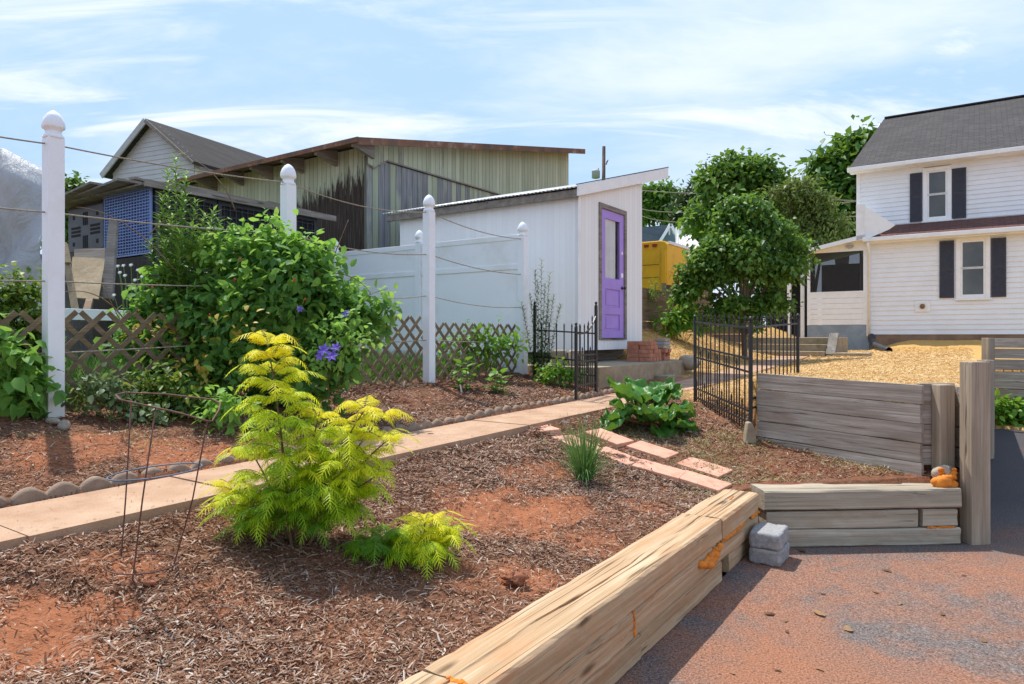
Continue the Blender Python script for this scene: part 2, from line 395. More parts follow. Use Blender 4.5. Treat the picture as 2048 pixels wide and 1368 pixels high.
def boards(name, cols, pitch=.14, axis='y', stain=False, peel=.5, lines=1.0, wet=None):
    """vertical boards laid side by side along the local x or y axis, each its own tone, with dark joints"""
    t = NT(name); tc = t.n('TexCoord'); sp = t.n('SeparateXYZ'); t.t.links.new(tc.outputs['Object'], sp.inputs[0])
    a = sp.outputs[{'x': 0, 'y': 1}[axis]]; z = sp.outputs[2]
    q = t.math('DIVIDE', a, pitch); fl = t.math('FLOOR', q); fr = t.math('SUBTRACT', q, fl)
    wn = t.n('TexWhiteNoise', noise_dimensions='1D'); t.t.links.new(fl, wn.inputs['W']); r = wn.outputs['Value']
    st = t.coords((9,9,.9), False); f = t.noise(st, 1, 6, .65); fine = t.noise(t.coords((40,40,2), False), 1, 4)
    k = t.ramp(t.math('ADD', t.math('MULTIPLY', r, .35), t.math('MULTIPLY', f, .65)), [(.25, cols[0]), (.5, cols[1]), (.75, cols[2])])
    if len(cols) > 3:                                        # bare weathered wood where the paint has gone
        pm = t.math('ADD', t.math('MULTIPLY', r, .45), t.math('MULTIPLY', t.noise(t.coords((3,3,.55), False), 1, 5, .6), .75))
        k = t.mix(t.ramp(pm, [(peel, 0), (peel+.12, 1)]), k, t.ramp(fine, [(.3, tuple(x*.55 for x in cols[3])), (.7, cols[3])]))
    if stain:
        x0, z0, sl = stain                                   # black rot creeping up from the ground, highest at the corner
        edge = t.math('ADD', t.math('ADD', z, t.math('MULTIPLY', a, sl)), t.math('MULTIPLY', t.math('SUBTRACT', t.noise(t.coords((10,10,1.2), False), 1, 6, .75), .5), 1.9))
        mr = t.n('MapRange'); t.t.links.new(edge, mr.inputs[0]); mr.inputs[1].default_value = z0+.12; mr.inputs[2].default_value = z0-.12
        k = t.mix(mr.outputs[0], k, t.ramp(fine, [(.3, (.022,.016,.014)), (.55, (.06,.04,.032)), (.75, (.15,.12,.11))]))
    ln = t.ramp(t.math('ABSOLUTE', t.math('SUBTRACT', fr, .5)), [(.44, 0), (.485, 1)])
    k = t.mix(t.math('MULTIPLY', ln, .75*lines), k, tuple(x*.25 for x in cols[0]))
    return t.done(k, .85, t.bump(t.math('SUBTRACT', t.math('MULTIPLY', fine, .3*min(1, lines*2)), t.math('MULTIPLY', ln, min(1, lines*2.5))), .7, .01), spec=.2)
GREENS = [(.33,.36,.25), (.45,.48,.35), (.56,.58,.44)]
M['barnx'] = boards('barn_boards_end', GREENS+[(.27,.27,.25)], .14, 'x', peel=.80)
M['barnx_low'] = boards('barn_boards_end_lower', GREENS+[(.33,.33,.34)], .16, 'x', peel=.53)
M['barny'] = boards('barn_boards_side', GREENS+[(.25,.24,.22)], .13, 'y', stain=(0, 4.62, .20), peel=.80)
WH = [(.82,.82,.82), (.85,.85,.85), (.88,.88,.87)]
M['shedx'] = boards('shed_siding_front', WH, .105, 'x', lines=.2)
M['shedy'] = boards('shed_siding_side', WH, .105, 'y', lines=.09)
M['darkboard'] = boards('dark_boards', [(.06,.05,.045), (.1,.085,.075), (.15,.13,.12)], .12, 'x')
# ------------------------------------------------------------------ sky, sun, camera
def world():
    w = bpy.data.worlds.new('World'); SC.world = w; w.use_nodes = True; t = w.node_tree; t.nodes.clear()
    o = t.nodes.new('ShaderNodeOutputWorld'); bg = t.nodes.new('ShaderNodeBackground')
    sk = t.nodes.new('ShaderNodeTexSky'); sk.sky_type = 'NISHITA'; sk.sun_disc = False
    sk.sun_elevation = math.radians(SUN_EL); sk.sun_rotation = math.radians(SUN_AZ); sk.air_density = 1.0; sk.dust_density = .3; sk.ozone_density = 1.5
    tc = t.nodes.new('ShaderNodeTexCoord'); sp = t.nodes.new('ShaderNodeSeparateXYZ'); t.links.new(tc.outputs['Generated'], sp.inputs[0])
    def mth(op, a, b):
        n = t.nodes.new('ShaderNodeMath'); n.operation = op
        for i, x in enumerate((a, b)):
            if isinstance(x, bpy.types.NodeSocket): t.links.new(x, n.inputs[i])
            else: n.inputs[i].default_value = x
        return n.outputs[0]
    z = mth('ADD', mth('MAXIMUM', sp.outputs[2], 0), .16)
    cb = t.nodes.new('ShaderNodeCombineXYZ'); t.links.new(mth('DIVIDE', sp.outputs[0], z), cb.inputs[0]); t.links.new(mth('DIVIDE', sp.outputs[1], z), cb.inputs[1])
    def noise(scale, sc, det, dist, loc=(0,0,0), rot=0):
        mp = t.nodes.new('ShaderNodeMapping'); mp.inputs['Scale'].default_value = sc; mp.inputs['Location'].default_value = loc; mp.inputs['Rotation'].default_value = (0,0,rot)
        t.links.new(cb.outputs[0], mp.inputs[0]); n = t.nodes.new('ShaderNodeTexNoise'); n.inputs['Scale'].default_value = scale
        n.inputs['Detail'].default_value = det; n.inputs['Roughness'].default_value = .62; n.inputs['Distortion'].default_value = dist
        t.links.new(mp.outputs[0], n.inputs['Vector']); return n.outputs['Fac']
    def ramp(f, a, b, hi=1.0):
        r = t.nodes.new('ShaderNodeMapRange'); t.links.new(f, r.inputs[0]); r.interpolation_type = 'SMOOTHSTEP'
        r.inputs[1].default_value = a; r.inputs[2].default_value = b; r.inputs[3].default_value = 0; r.inputs[4].default_value = hi; return r.outputs[0]
    streak = ramp(noise(1.1, (.8, 2.6, 1), 9, .9, (3.1,1.7,0), -.75), .45, .74, .85)
    veil = ramp(noise(.6, (1, 1.5, 1), 6, .4, (7.7,2.2,0), .2), .40, .70, .62)
    cl = mth('MAXIMUM', streak, veil)
    hz = ramp(sp.outputs[2], .22, .0, .6); cl = mth('MAXIMUM', cl, hz)
    mx = t.nodes.new('ShaderNodeMix'); mx.data_type = 'RGBA'; t.links.new(cl, mx.inputs[0])
    tint = t.nodes.new('ShaderNodeMix'); tint.data_type = 'RGBA'; tint.blend_type = 'MULTIPLY'; tint.inputs[0].default_value = 1
    t.links.new(sk.outputs[0], tint.inputs[6]); tint.inputs[7].default_value = SKYTINT
    cap = t.nodes.new('ShaderNodeMix'); cap.data_type = 'RGBA'; cap.blend_type = 'DARKEN'; cap.inputs[0].default_value = 1; t.links.new(tint.outputs[2], cap.inputs[6]); cap.inputs[7].default_value = (1.9, 2.75, 3.9, 1)
    t.links.new(cap.outputs[2], mx.inputs[6]); mx.inputs[7].default_value = CLOUD
    t.links.new(mx.outputs[2], bg.inputs[0]); bg.inputs[1].default_value = SKY; t.links.new(bg.outputs[0], o.inputs[0])
SUN_EL, SUN_AZ, SKY = 63, -36, .15      # azimuth from +Y, negative = to the left
SKYTINT = (1.3, 1.3, 1.3, 1); CLOUD = (4.0, 4.15, 4.3, 1)
world()
sun = bpy.data.lights.new('sun', 'SUN'); sun.energy = 2.9; sun.angle = math.radians(.6); sun.color = (1, .955, .88)
so = bpy.data.objects.new('sun', sun); COL.objects.link(so)
a, e = math.radians(SUN_AZ), math.radians(SUN_EL)
sd_ = Vector((math.sin(a)*math.cos(e), math.cos(a)*math.cos(e), math.sin(e)))
so.rotation_euler = sd_.to_track_quat('Z', 'Y').to_euler(); so.location = sd_*30
cam = bpy.data.cameras.new('camera'); cam.lens = 24; cam.sensor_width = 36; cam.shift_y = -(684-HZ)/2048; cam.clip_end = 2000; cam.clip_start = .05
co = bpy.data.objects.new('camera', cam); COL.objects.link(co); co.location = (0,0,CAMZ); co.rotation_euler = (math.pi/2,0,0); SC.camera = co
SC.view_settings.view_transform = 'Standard'; SC.view_settings.look = 'None'; SC.view_settings.exposure = EXPO = .88; SC.view_settings.gamma = 1
SC.cycles.max_bounces = 6; SC.cycles.transparent_max_bounces = 8
# ------------------------------------------------------------------ ground
def clay_mask(x, y):
    m = np.zeros_like(x)
    for px, py, r, s in CLAY:
        c = hit(px, py); dx = x-c.x; dy = y-c.y
        d = np.sqrt(dx*dx+dy*dy)/r+fbm(x*3.5, y*3.5, 21, 3)*.75
        m = np.maximum(m, s*(1-sstep(.45, 1.1, d)))
    return m
CLAY = [(1010,1020,.42,1),(1130,1010,.3,.8),(900,985,.25,.6),(40,1250,.38,1),(170,1225,.22,.8),(480,890,.3,.7),(340,910,.35,.75),(150,905,.4,.6),
        (1050,1150,.25,.75),(1180,1080,.25,.6),(950,1160,.2,.5),(80,1000,.2,.2),(1290,1010,.22,.6),(1080,940,.35,.7),(690,1300,.2,.4),(230,1120,.25,.6),(420,1210,.2,.5),(1330,975,.2,.5),(1395,805,.18,1)]
def ground():
    rows = 640; cols = 820
    yy = np.concatenate([np.geomspace(.75, 32, rows), np.geomspace(36, 900, 26)])
    kk = np.linspace(-1.05, 1.05, cols)
    X = (yy[:,None]*kk[None,:]); Y = np.repeat(yy[:,None], cols, 1)
    x = X.ravel(); y = Y.ravel(); z = terr(x, y)
    u, v, wr = zones(x, y)
    clay = clay_mask(x, y)*(y < 12)
    z = z-clay*.012*(z > 0)
    straw = np.where(v > -3.43, wr, sstep(9.3, 11.2, u+fbm(x*2, y*2, 31, 2)*.8)*(1-sstep(-6.3, -7.0, v)))*(u < 26)
    low = z < .036
    grass = sstep(-5.3, -5.8, v+fbm(x*1.2, y*1.2, 9, 2)*.5)*(u < 9.5)+(u > 30)+(v < -7)*(u > 9.5)+(v > 3)*(u > 14)
    grass = np.clip(grass, 0, 1)
    colr = np.stack([clay, np.clip(straw,0,1), grass, low*1.0], 1)
    n = len(yy); i = np.arange((n-1)*cols).reshape(n-1, cols)[:,:-1].ravel()
    Q = np.stack([i, i+1, i+cols+1, i+cols], 1)
    t = NT('ground'); zc = t.n('SeparateColor'); t.t.links.new(t.attr('zone', True), zc.inputs[0]); cl, stw, gr = zc.outputs
    c = t.coords((1,1,1), False)
    f1 = t.noise(c, 2.2, 6, .6); f2 = t.noise(c, 26, 5, .65, .4); f3 = t.noise(c, 120, 4, .7)
    mul = t.ramp(t.math('ADD', t.math('MULTIPLY', f2, .6), t.math('MULTIPLY', f3, .4)), [(.3, (.06,.026,.014)), (.47, (.19,.085,.047)), (.62, (.29,.155,.095)), (.75, (.37,.25,.17))])
    mul = t.mix(t.ramp(f1, [(.42, 0), (.66, .65)]), mul, t.ramp(f3, [(.3, (.16,.05,.022)), (.7, (.36,.13,.065))]))
    claycol = t.ramp(t.math('ADD', t.math('MULTIPLY', f2, .4), t.math('MULTIPLY', f3, .6)), [(.3, (.22,.075,.035)), (.5, (.39,.145,.068)), (.7, (.50,.215,.11))])
    cm = t.math('ADD', cl, t.math('MULTIPLY', t.math('SUBTRACT', f2, .5), .9)); k = t.mix(t.ramp(cm, [(.25, 0), (.65, 1)]), mul, claycol)
    stc = t.ramp(t.math('ADD', t.math('MULTIPLY', f2, .35), t.math('MULTIPLY', f3, .65)), [(.28, (.26,.13,.035)), (.45, (.54,.32,.10)), (.6, (.70,.45,.17)), (.75, (.82,.58,.27))])
    stc = t.mix(t.ramp(f1, [(.35, 0), (.75, .5)]), stc, (.52,.28,.085))
    k = t.mix(stw, k, stc)
    grc = t.ramp(t.math('ADD', t.math('MULTIPLY', f2, .5), t.math('MULTIPLY', f3, .5)), [(.3, (.03,.06,.012)), (.55, (.10,.19,.03)), (.75, (.25,.27,.08))])
    k = t.mix(gr, k, grc)
    m = t.done(k, .95, t.bump(t.math('ADD', f2, t.math('MULTIPLY', f3, .5)), .9, .02), spec=.15)
    o = fast('ground', np.stack([x, y, z], 1), Q, m, None, {'zone': colr}, smooth=True)
    tag(o, kind='structure')
    b = MB(); b.quad((-900,-300,-.3),(900,-300,-.3),(900,900,-.3),(-900,900,-.3))
    tag(b.build('ground_base', m), kind='structure')
ground()
# ------------------------------------------------------------------ driveway: asphalt dusted with red clay
def driveway():
    t = NT('asphalt'); c = t.coords((1,1,1), False)
    g = t.noise(c, 110, 4, .8); sp = t.noise(c, 60, 3, .7); big = t.noise(c, 1.1, 6, .62, .6); mid = t.noise(c, 5, 5, .65, .5)
    asp = t.ramp(g, [(.36, (.05,.043,.04)), (.5, (.13,.115,.108)), (.62, (.30,.27,.25))])
    cl = t.ramp(g, [(.36, (.14,.055,.03)), (.48, (.31,.13,.07)), (.62, (.46,.225,.135))])
    sx = t.n('SeparateXYZ'); t.t.links.new(t.n('TexCoord').outputs['Object'], sx.inputs[0])
    far = t.n('MapRange'); t.t.links.new(sx.outputs[1], far.inputs[0]); far.inputs[1].default_value = 3.6; far.inputs[2].default_value = 5.2; far.inputs[3].default_value = .05; far.inputs[4].default_value = -.10
    cm = t.math('ADD', t.math('ADD', t.math('MULTIPLY', big, .75), t.math('MULTIPLY', mid, .35)), far.outputs[0])
    k = t.mix(t.ramp(cm, [(.47, .10), (.58, .65), (.72, 1)]), asp, cl)
    k = t.mix(t.ramp(sp, [(.58, 0), (.66, .8)]), k, (.04,.03,.027))
    k = t.mix(t.ramp(t.noise(c, 33, 3, .8), [(.66, 0), (.73, .8)]), k, (.13,.06,.04))
    # asphalt blended darker further up the drive
    up = t.n('MapRange'); t.t.links.new(sx.outputs[1], up.inputs[0]); up.inputs[1].default_value = 4.4; up.inputs[2].default_value = 6; up.inputs[3].default_value = 0; up.inputs[4].default_value = .8
    k = t.mix(up.outputs[0], k, t.mix(t.ramp(big, [(.6, 0), (.75, .35)]), t.ramp(g, [(.3, (.028,.027,.032)), (.7, (.075,.072,.08))]), (.3,.13,.07)))
    m = t.done(k, .9, t.bump(t.math('ADD', g, sp), .8, .006), spec=.25)
    # gently uneven sheet, wall side and open side
    b = MB(); us = np.linspace(-3, 13.3, 120); vs = np.concatenate([np.linspace(-1.262, 2.5, 50), np.linspace(2.8, 9, 12)])
    idx = {}
    V = []; Q = []
    for i, uu in enumerate(us):
        for j, vv in enumerate(vs):
            vv = max(vv, min((AX.y*uu-4.84)/AX.x, -.085))
            p = xy(uu, vv); V.append((p.x, p.y, .012*float(fbm(np.array([p.x*.9]), np.array([p.y*.9]), 50, 2)[0])))
    n = len(vs)
    for i in range(len(us)-1):
        for j in range(n-1): Q.append((i*n+j, (i+1)*n+j, (i+1)*n+j+1, i*n+j+1))
    tag(fast('driveway', V, Q, m, smooth=True), kind='structure')
driveway()
# ------------------------------------------------------------------ concrete garden path
def path():
    t = NT('path_concrete'); c = t.coords((1,1,1), False)
    f = t.noise(c, 3, 6, .6); g = t.noise(c, 150, 3, .7); m2 = t.noise(c, 14, 4, .6)
    k = t.ramp(t.math('ADD', t.math('MULTIPLY', f, .6), t.math('MULTIPLY', g, .4)), [(.3, (.31,.175,.105)), (.5, (.47,.295,.19)), (.7, (.58,.41,.285))])
    k = t.mix(t.ramp(m2, [(.55, 0), (.75, .5)]), k, (.40,.19,.095))
    k = t.mix(t.ramp(t.noise(c, 45, 3, .7), [(.68, 0), (.75, .7)]), k, (.16,.10,.07))
    m = t.done(k, .9, t.bump(t.math('ADD', g, f), .5, .006), spec=.2)
    b = MB(); u = -1.6; L = .92
    while u < 16.4:
        r = random.Random(int(u*10)); e = .006; d = .008*(r.random()-.5)
        nseg = 4
        for k2 in range(nseg):
            a0 = u+e+(L-2*e)*k2/nseg; a1 = u+e+(L-2*e)*(k2+1)/nseg; c8 = []
            for dz in (-.16, 0):
                for uu, vv in ((a0,-3.13+d),(a1,-3.13+d),(a1,-3.735),(a0,-3.735)):
                    p = xy(uu, vv); c8.append((p.x, p.y, float(zpath(np.array(uu)))+dz+d))
            b.hexa(c8)
        u += L
    tag(b.build('path', m, bevel=0), kind='structure')
    # red brick strip between path and slab
    tb = NT('brick_paving'); tcn = tb.coords((1,1,1), False)
    mp = tb.n('Mapping'); mp.inputs['Rotation'].default_value = (0,0,-GRID+.785); tb.t.links.new(tb.n('TexCoord').outputs['Object'], mp.inputs[0])
    br = tb.n('TexBrick'); tb.t.links.new(mp.outputs[0], br.inputs['Vector']); br.inputs['Scale'].default_value = 1
    br.inputs['Brick Width'].default_value = .2; br.inputs['Row Height'].default_value = .1; br.inputs['Mortar Size'].default_value = .006
    br.inputs['Color1'].default_value = (.40,.17,.11,1); br.inputs['Color2'].default_value = (.30,.13,.095,1); br.inputs['Mortar'].default_value = (.12,.07,.045,1)
    kk = tb.mix(tb.ramp(tb.noise(tcn, 9, 5), [(.45, 0), (.7, .6)]), br.outputs[0], (.33,.19,.11))
    mb = tb.done(kk, .9, tb.bump(br.outputs['Fac'], -.8, .012))
    b = MB(); us = np.linspace(7.45, 11.6, 30)
    for i in range(len(us)-1):
        p = [xy(us[i], -3.735), xy(us[i+1], -3.735), xy(us[i+1], -4.0), xy(us[i], -4.0)]
        z = [float(zpath(np.array(us[i]))), float(zpath(np.array(us[i+1])))]
        b.hexa([(q.x, q.y, zz-.12) for q, zz in zip(p, (z[0],z[1],z[1],z[0]))]+[(q.x, q.y, zz) for q, zz in zip(p, (z[0]-.004,z[1]-.004,z[1]+.015,z[0]+.015))])
    tag(b.build('brick_paving', mb), kind='structure')
    b = MB(); b.box(0, 3.45, 0, 4.6, -.35, 0); p = xy(7.85, -4.0)
    o = b.build('patio_slab', M['slab'], bevel=.012, loc=(p.x, p.y, 1.05)); o.rotation_euler = (0,0,GRID); tag(o, kind='structure')
path()
# ------------------------------------------------------------------ mulch chips and straw (nobody could count them)
def chips():
    t = NT('bark_chip'); k = t.ramp(t.attr('rnd'), [(0, (.07,.03,.017)), (.25, (.18,.08,.045)), (.5, (.30,.165,.10)), (.72, (.41,.28,.205)), (.9, (.48,.38,.30)), (1, (.62,.55,.48))])
    m = t.done(k, .9, spec=.2)
    def zone(n, u0, u1, v0, v1, keep):
        u = RNG.uniform(u0, u1, n); v = RNG.uniform(v0, v1, n); x = AX.x*u+AX.y*v; y = AX.y*u-AX.x*v
        ok = (y > .9) & (np.abs(x/y) < .85); x, y, u, v = x[ok], y[ok], u[ok], v[ok]
        uu, vv, wr = zones(x, y); cl = clay_mask(x, y)
        ok = keep(x, y, u, v, wr) & (RNG.random(len(x)) > cl*.93) & (RNG.random(len(x)) < .35+1.5*np.clip(fbm(x*1.1, y*1.1, 77, 3)+.3, 0, 1))
        return x[ok], y[ok]
    def nearbed(x, y, u, v, wr):
        wall = (v > -1.5) & (y < 4.98+.05*(x-1.72))
        return (wr < .3) & ~wall & (v < -.2)
    xs = []; ys = []
    for n, (u0,u1,v0,v1) in ((70000, (.3,4.9,-3.12,-1.5)), (22000, (4.7,7.6,-3.12,-.2))):
        a, b2 = zone(n*2, u0, u1, v0, v1, nearbed); xs.append(a); ys.append(b2)
    a, b2 = zone(110000, -.8, 7.9, -5.5, -3.8, lambda x,y,u,v,wr: (v < -3.78)); xs.append(a); ys.append(b2)
    u = RNG.uniform(0, 9, 5000); v = RNG.uniform(-3.73, -3.14, 5000); k = (RNG.random(5000) < .12+.9*np.clip((np.abs(v+3.43)-.22)/.08, 0, 1)*.5)
    pu, pv = u[k], v[k]; xs.append(AX.x*pu+AX.y*pv); ys.append(AX.y*pu-AX.x*pv); npath = len(pu)
    x = np.concatenate(xs); y = np.concatenate(ys); n = len(x); z = terr(x, y)+.004
    z[n-npath:] = zpath(pu)+.004
    far = np.clip(y/5, .8, 1.5); far[n-npath:] = .4
    L = (.010+.046*RNG.random(n)**2.4)*far**.5; wd = (.0028+.0062*RNG.random(n)**2.2)*far**.7
    a = RNG.uniform(0, 2*np.pi, n); el = RNG.normal(0, .22, n)+.05; el[n-npath:] *= .15
    D = np.stack([np.cos(a)*np.cos(el), np.sin(a)*np.cos(el), np.sin(el)], 1); N = np.stack([RNG.normal(0,.35,n), RNG.normal(0,.35,n), np.ones(n)], 1)
    r = np.clip(RNG.beta(1.5, 1.9, n)+.15*vn(x*1.5, y*1.5, 4), 0, 1)
    tag(scatter('mulch', np.stack([x,y,z],1), D, N, L, wd, CHIP, m, rnd=r), kind='stuff')
    # straw
    t = NT('straw'); k = t.ramp(t.attr('rnd'), [(0, (.30,.165,.06)), (.35, (.58,.36,.14)), (.7, (.76,.53,.25)), (1, (.87,.70,.42))]); m = t.done(k, .8, spec=.2)
    n = 300000; yy = RNG.uniform(0,1,n)**1.6*17+5; kx = RNG.uniform(.1,.8,n); x = yy*kx; y = yy
    u, v, wr = zones(x, y); ok = (((v > -3.1) & (wr > .45)) | ((v < -3.78) & (u > 10.6) & (v > -6.4)) | ((u > 11.4)&(v<=-3.1)&(RNG.random(n)<.35)&(v>-4))) & (u < 23) & (v < -.12)
    x, y = x[ok], y[ok]; n = len(x); z = terr(x, y)+.006
    a = RNG.uniform(0, 2*np.pi, n); el = RNG.normal(0, .25, n)
    D = np.stack([np.cos(a)*np.cos(el), np.sin(a)*np.cos(el), np.sin(el)], 1); N = np.stack([RNG.normal(0,.4,n), RNG.normal(0,.4,n), np.ones(n)], 1)
    L = RNG.uniform(.04,.10,n)*np.clip(y/10,.7,1.5); wd = RNG.uniform(.003,.006,n)*np.clip(y/8, .8, 2)
    tag(scatter('straw', np.stack([x,y,z],1), D, N, L, wd, LANCE, m), kind='stuff')
    # dead grass and moss-green sprigs in the beds
    t = NT('dry_grass'); k = t.ramp(t.attr('rnd'), [(0, (.08,.15,.03)), (.3, (.20,.26,.06)), (.6, (.34,.30,.13)), (1, (.45,.38,.22))]); m = t.done(k, .8, spec=.2)
    u = RNG.uniform(4.4, 7.6, 26000); v = RNG.uniform(-2.9, -.2, 26000); x = AX.x*u+AX.y*v; y = AX.y*u-AX.x*v
    uu, vv, wr = zones(x, y); dens = fbm(x*1.3, y*1.3, 90, 3)+.25-.12*(v < -2)
    ok = nearbed(x, y, u, v, wr) & (RNG.random(len(x)) < np.clip(dens*1.6, 0, 1)); x, y = x[ok], y[ok]
    u = RNG.uniform(.3, 7, 9000); v = RNG.uniform(-5.6, -4.2, 9000); x2 = AX.x*u+AX.y*v; y2 = AX.y*u-AX.x*v
    ok = (fbm(x2*1.6, y2*1.6, 91, 3) > .22) & (y2 > 1.5); x = np.concatenate([x, x2[ok]]); y = np.concatenate([y, y2[ok]]); n = len(x)
    a = RNG.uniform(0, 2*np.pi, n); el = RNG.uniform(0, 1.0, n); D = np.stack([np.cos(a)*np.cos(el), np.sin(a)*np.cos(el), np.sin(el)], 1)
    N = np.stack([RNG.normal(0,.4,n), RNG.normal(0,.4,n), np.ones(n)], 1)
    r = np.clip(RNG.random(n)*.7+.3-.5*np.clip(vn(x*2.2, y*2.2, 14)+.1, 0, .5), 0, 1)
    tag(scatter('dry_grass', np.stack([x,y,terr(x,y)],1), D, N, RNG.uniform(.02,.06,n), RNG.uniform(.003,.006,n), LANCE, m, rnd=r), kind='stuff')
    # weedy lawn beyond the lattice
    t = NT('weed_grass'); k = t.ramp(t.attr('rnd'), [(0, (.04,.10,.015)), (.5, (.13,.26,.04)), (.85, (.26,.36,.08)), (1, (.42,.40,.16))]); m = t.done(k, .7, spec=.2)
    n = 32000; u = RNG.uniform(-1.5, 8.6, n); v = RNG.uniform(-8.5, -5.35, n); x = AX.x*u+AX.y*v; y = AX.y*u-AX.x*v
    ok = (y > 2) & (np.abs(x/y) < .9) & ~((u > 4.5)&(u < 7.6)&(v < -8.7)); x, y = x[ok], y[ok]; n = len(x)
    a = RNG.uniform(0, 2*np.pi, n); el = RNG.uniform(.5, 1.5, n); D = np.stack([np.cos(a)*np.cos(el), np.sin(a)*np.cos(el), np.sin(el)], 1)
    N = np.stack([RNG.normal(0,1,n), RNG.normal(0,1,n), RNG.normal(0,.3,n)], 1)
    tag(scatter('grass', np.stack([x,y,terr(x,y)],1), D, N, RNG.uniform(.08,.3,n), RNG.uniform(.006,.016,n), LANCE, m), kind='stuff')
chips()
# ------------------------------------------------------------------ timbers
def timber(name, m, parent, L, w, h, loc=(0,0,0), rz=0, seed=0, rough=.006, seg=None, crack=False):
    """old sawn timber: local x along its length, y across, z up from its bottom; worn uneven edges"""
    n = seg or max(6, int(L/.05)); b = MB(); ch = .010
    ring = [(-w/2+ch,0),(w/2-ch,0),(w/2,ch),(w/2,h*.5),(w/2,h-ch*1.4),(w/2-ch*1.4,h),(w*.2,h),(0.006,h),(0,h),(-.006,h),(-w*.25,h),(-w/2+ch,h),(-w/2,h-ch),(-w/2,h*.5),(-w/2,ch)]
    k = len(ring); xs = np.linspace(0, L, n+1)
    for i, x in enumerate(xs):
        for j, (y, z) in enumerate(ring):
            q = np.array([x*3.0]); s = seed*7+j
            dy = float(vn(q, np.array([j*1.3]), seed)[0])*rough*1.1+float(vn(q*6, np.array([j*2.1]), seed+3)[0])*rough*.7
            dz = float(vn(q+31, np.array([j*1.7]), seed)[0])*rough*.9
            if j in (4, 5): dz -= max(0, float(vn(q*2.2+9, np.array([2.0]), seed)[0])-.15)*.03; dy -= max(0, float(vn(q*2.2+9, np.array([5.0]), seed)[0])-.18)*.02
            if crack and j == 8:
                dz -= .028*max(0, min(1, .55+1.8*float(vn(q*.8+3, np.array([3.0]), seed)[0]))); dy += .02*float(vn(q*1.3, np.array([9.0]), seed)[0])
            elif crack and j in (7, 9): dy += .02*float(vn(q*1.3, np.array([9.0]), seed)[0])
            if z == 0: dz = 0
            b.v.append((x, y+dy, z+dz))
    for i in range(n):
        for j in range(k):
            j2 = (j+1) % k; b.f.append((i*k+j, (i+1)*k+j, (i+1)*k+j2, i*k+j2))
    b.f.append(tuple(range(k))); b.f.append(tuple(n*k+j for j in range(k))[::-1])
    o = b.build(name, m, parent); o.location = loc; o.rotation_euler = (0,0,rz); return o
def foamstrip(parent, pts, r, seed=0, name='foam', n=None):
    b = MB(); rr = random.Random(seed)
    for i in range(len(pts)-1):
        p, q = Vector(pts[i]), Vector(pts[i+1]); m = max(2, int((q-p).length/(r*.8)))
        for k in range(m):
            c = p.lerp(q, (k+rr.random()*.7)/m); s = r*(.5+rr.random()*.9)
            b.blob(c+Vector((rr.uniform(-1,1), rr.uniform(-1,1), rr.uniform(-1,1)))*r*.4, (s*1.3, s, s*.8), .3, 8, seed+i*7+k)
    return b.build(name, M['foam'], parent, smooth=True)
def corner(v, u=0): p = xy(u, v); return p
# long wall: local x = along the wall (u), y to the left, z up; origin on its driveway face at u=0
wl = thing('timber_wall', 'long pale timber retaining wall along the driveway, running from the foreground to the corner', 'retaining wall', tuple(xy(0,-1.24)), GRID)
Wd = .25
for i, (a, b_) in enumerate(((-1.2, 1.65), (1.657, 3.995), (4.003, 4.80))):
    timber('timber', M['timber'], wl, b_-a, Wd, .127, (a, Wd/2-.002*i, .251), 0, 3+i, .008, crack=True)
for i, (a, b_) in enumerate(((-1.2, 1.2), (1.21, 2.75), (2.765, 4.81))):
    timber('timber', M['timber'], wl, b_-a, Wd, .123, (a, Wd/2+(.004,-.004,.003)[i], .126), 0, 13+i, .007)
for i, (a, b_) in enumerate(((-1.2, 2.84), (2.85, 4.02), (4.2, 4.76))):
    timber('timber', M['timber'], wl, b_-a, Wd, .124, (a, Wd/2+(.0,.005,.02)[i], 0.0), 0, 23+i, .009)
def face(x, z): return (x, -.004, z)
foamstrip(wl, [face(3.62,.215), face(3.78,.215), face(3.95,.235)], .020, 1)
foamstrip(wl, [face(3.72,.185), face(3.88,.2)], .024, 2)
foamstrip(wl, [face(4.0,.246), face(4.25,.25), face(4.42,.253)], .011, 3)
foamstrip(wl, [face(4.62,.25), face(4.78,.255)], .011, 4)
foamstrip(wl, [face(2.757,.245), face(2.757,.14)], .008, 5)
foamstrip(wl, [(1.652,.06,.378), (1.652,.13,.378)], .010, 6)
foamstrip(wl, [(1.7,.125,.366), (1.95,.128,.362)], .0065, 7)
foamstrip(wl, [(2.2,.123,.365), (2.32,.125,.364)], .005, 8)
foamstrip(wl, [(3.45,.12,.368), (3.7,.128,.367)], .006, 9)
foamstrip(wl, [(4.5,.1,.377), (4.6,.11,.377)], .006, 10)
# front wall
fa = Vector((1.745, 4.665, 0)); fb = Vector((3.125, 4.745, 0)); frz = math.atan2(fb.y-fa.y, fb.x-fa.x); FL = (fb-fa).length
wf = thing('timber_wall', 'short grey timber retaining wall under the mossy bed, beside the stacked paver blocks', 'retaining wall', tuple(fa), frz)
timber('timber', M['greytimber'], wf, FL+.02, .25, .132, (-.02, .125, .256), 0, 41, .008, crack=False)
timber('timber', M['greytimber'], wf, 1.075, .24, .122, (0, .128, .122), 0, 42, .007)
timber('timber', M['greytimber'], wf, .25, .24, .122, (1.11, .13, .122), 0, 43, .008)
timber('timber', M['greytimber'], wf, FL-.01, .25, .118, (.0, .120, .0), 0, 44, .010)
foamstrip(wf, [(1.14,.004,.121), (1.33,.004,.122)], .007, 45)
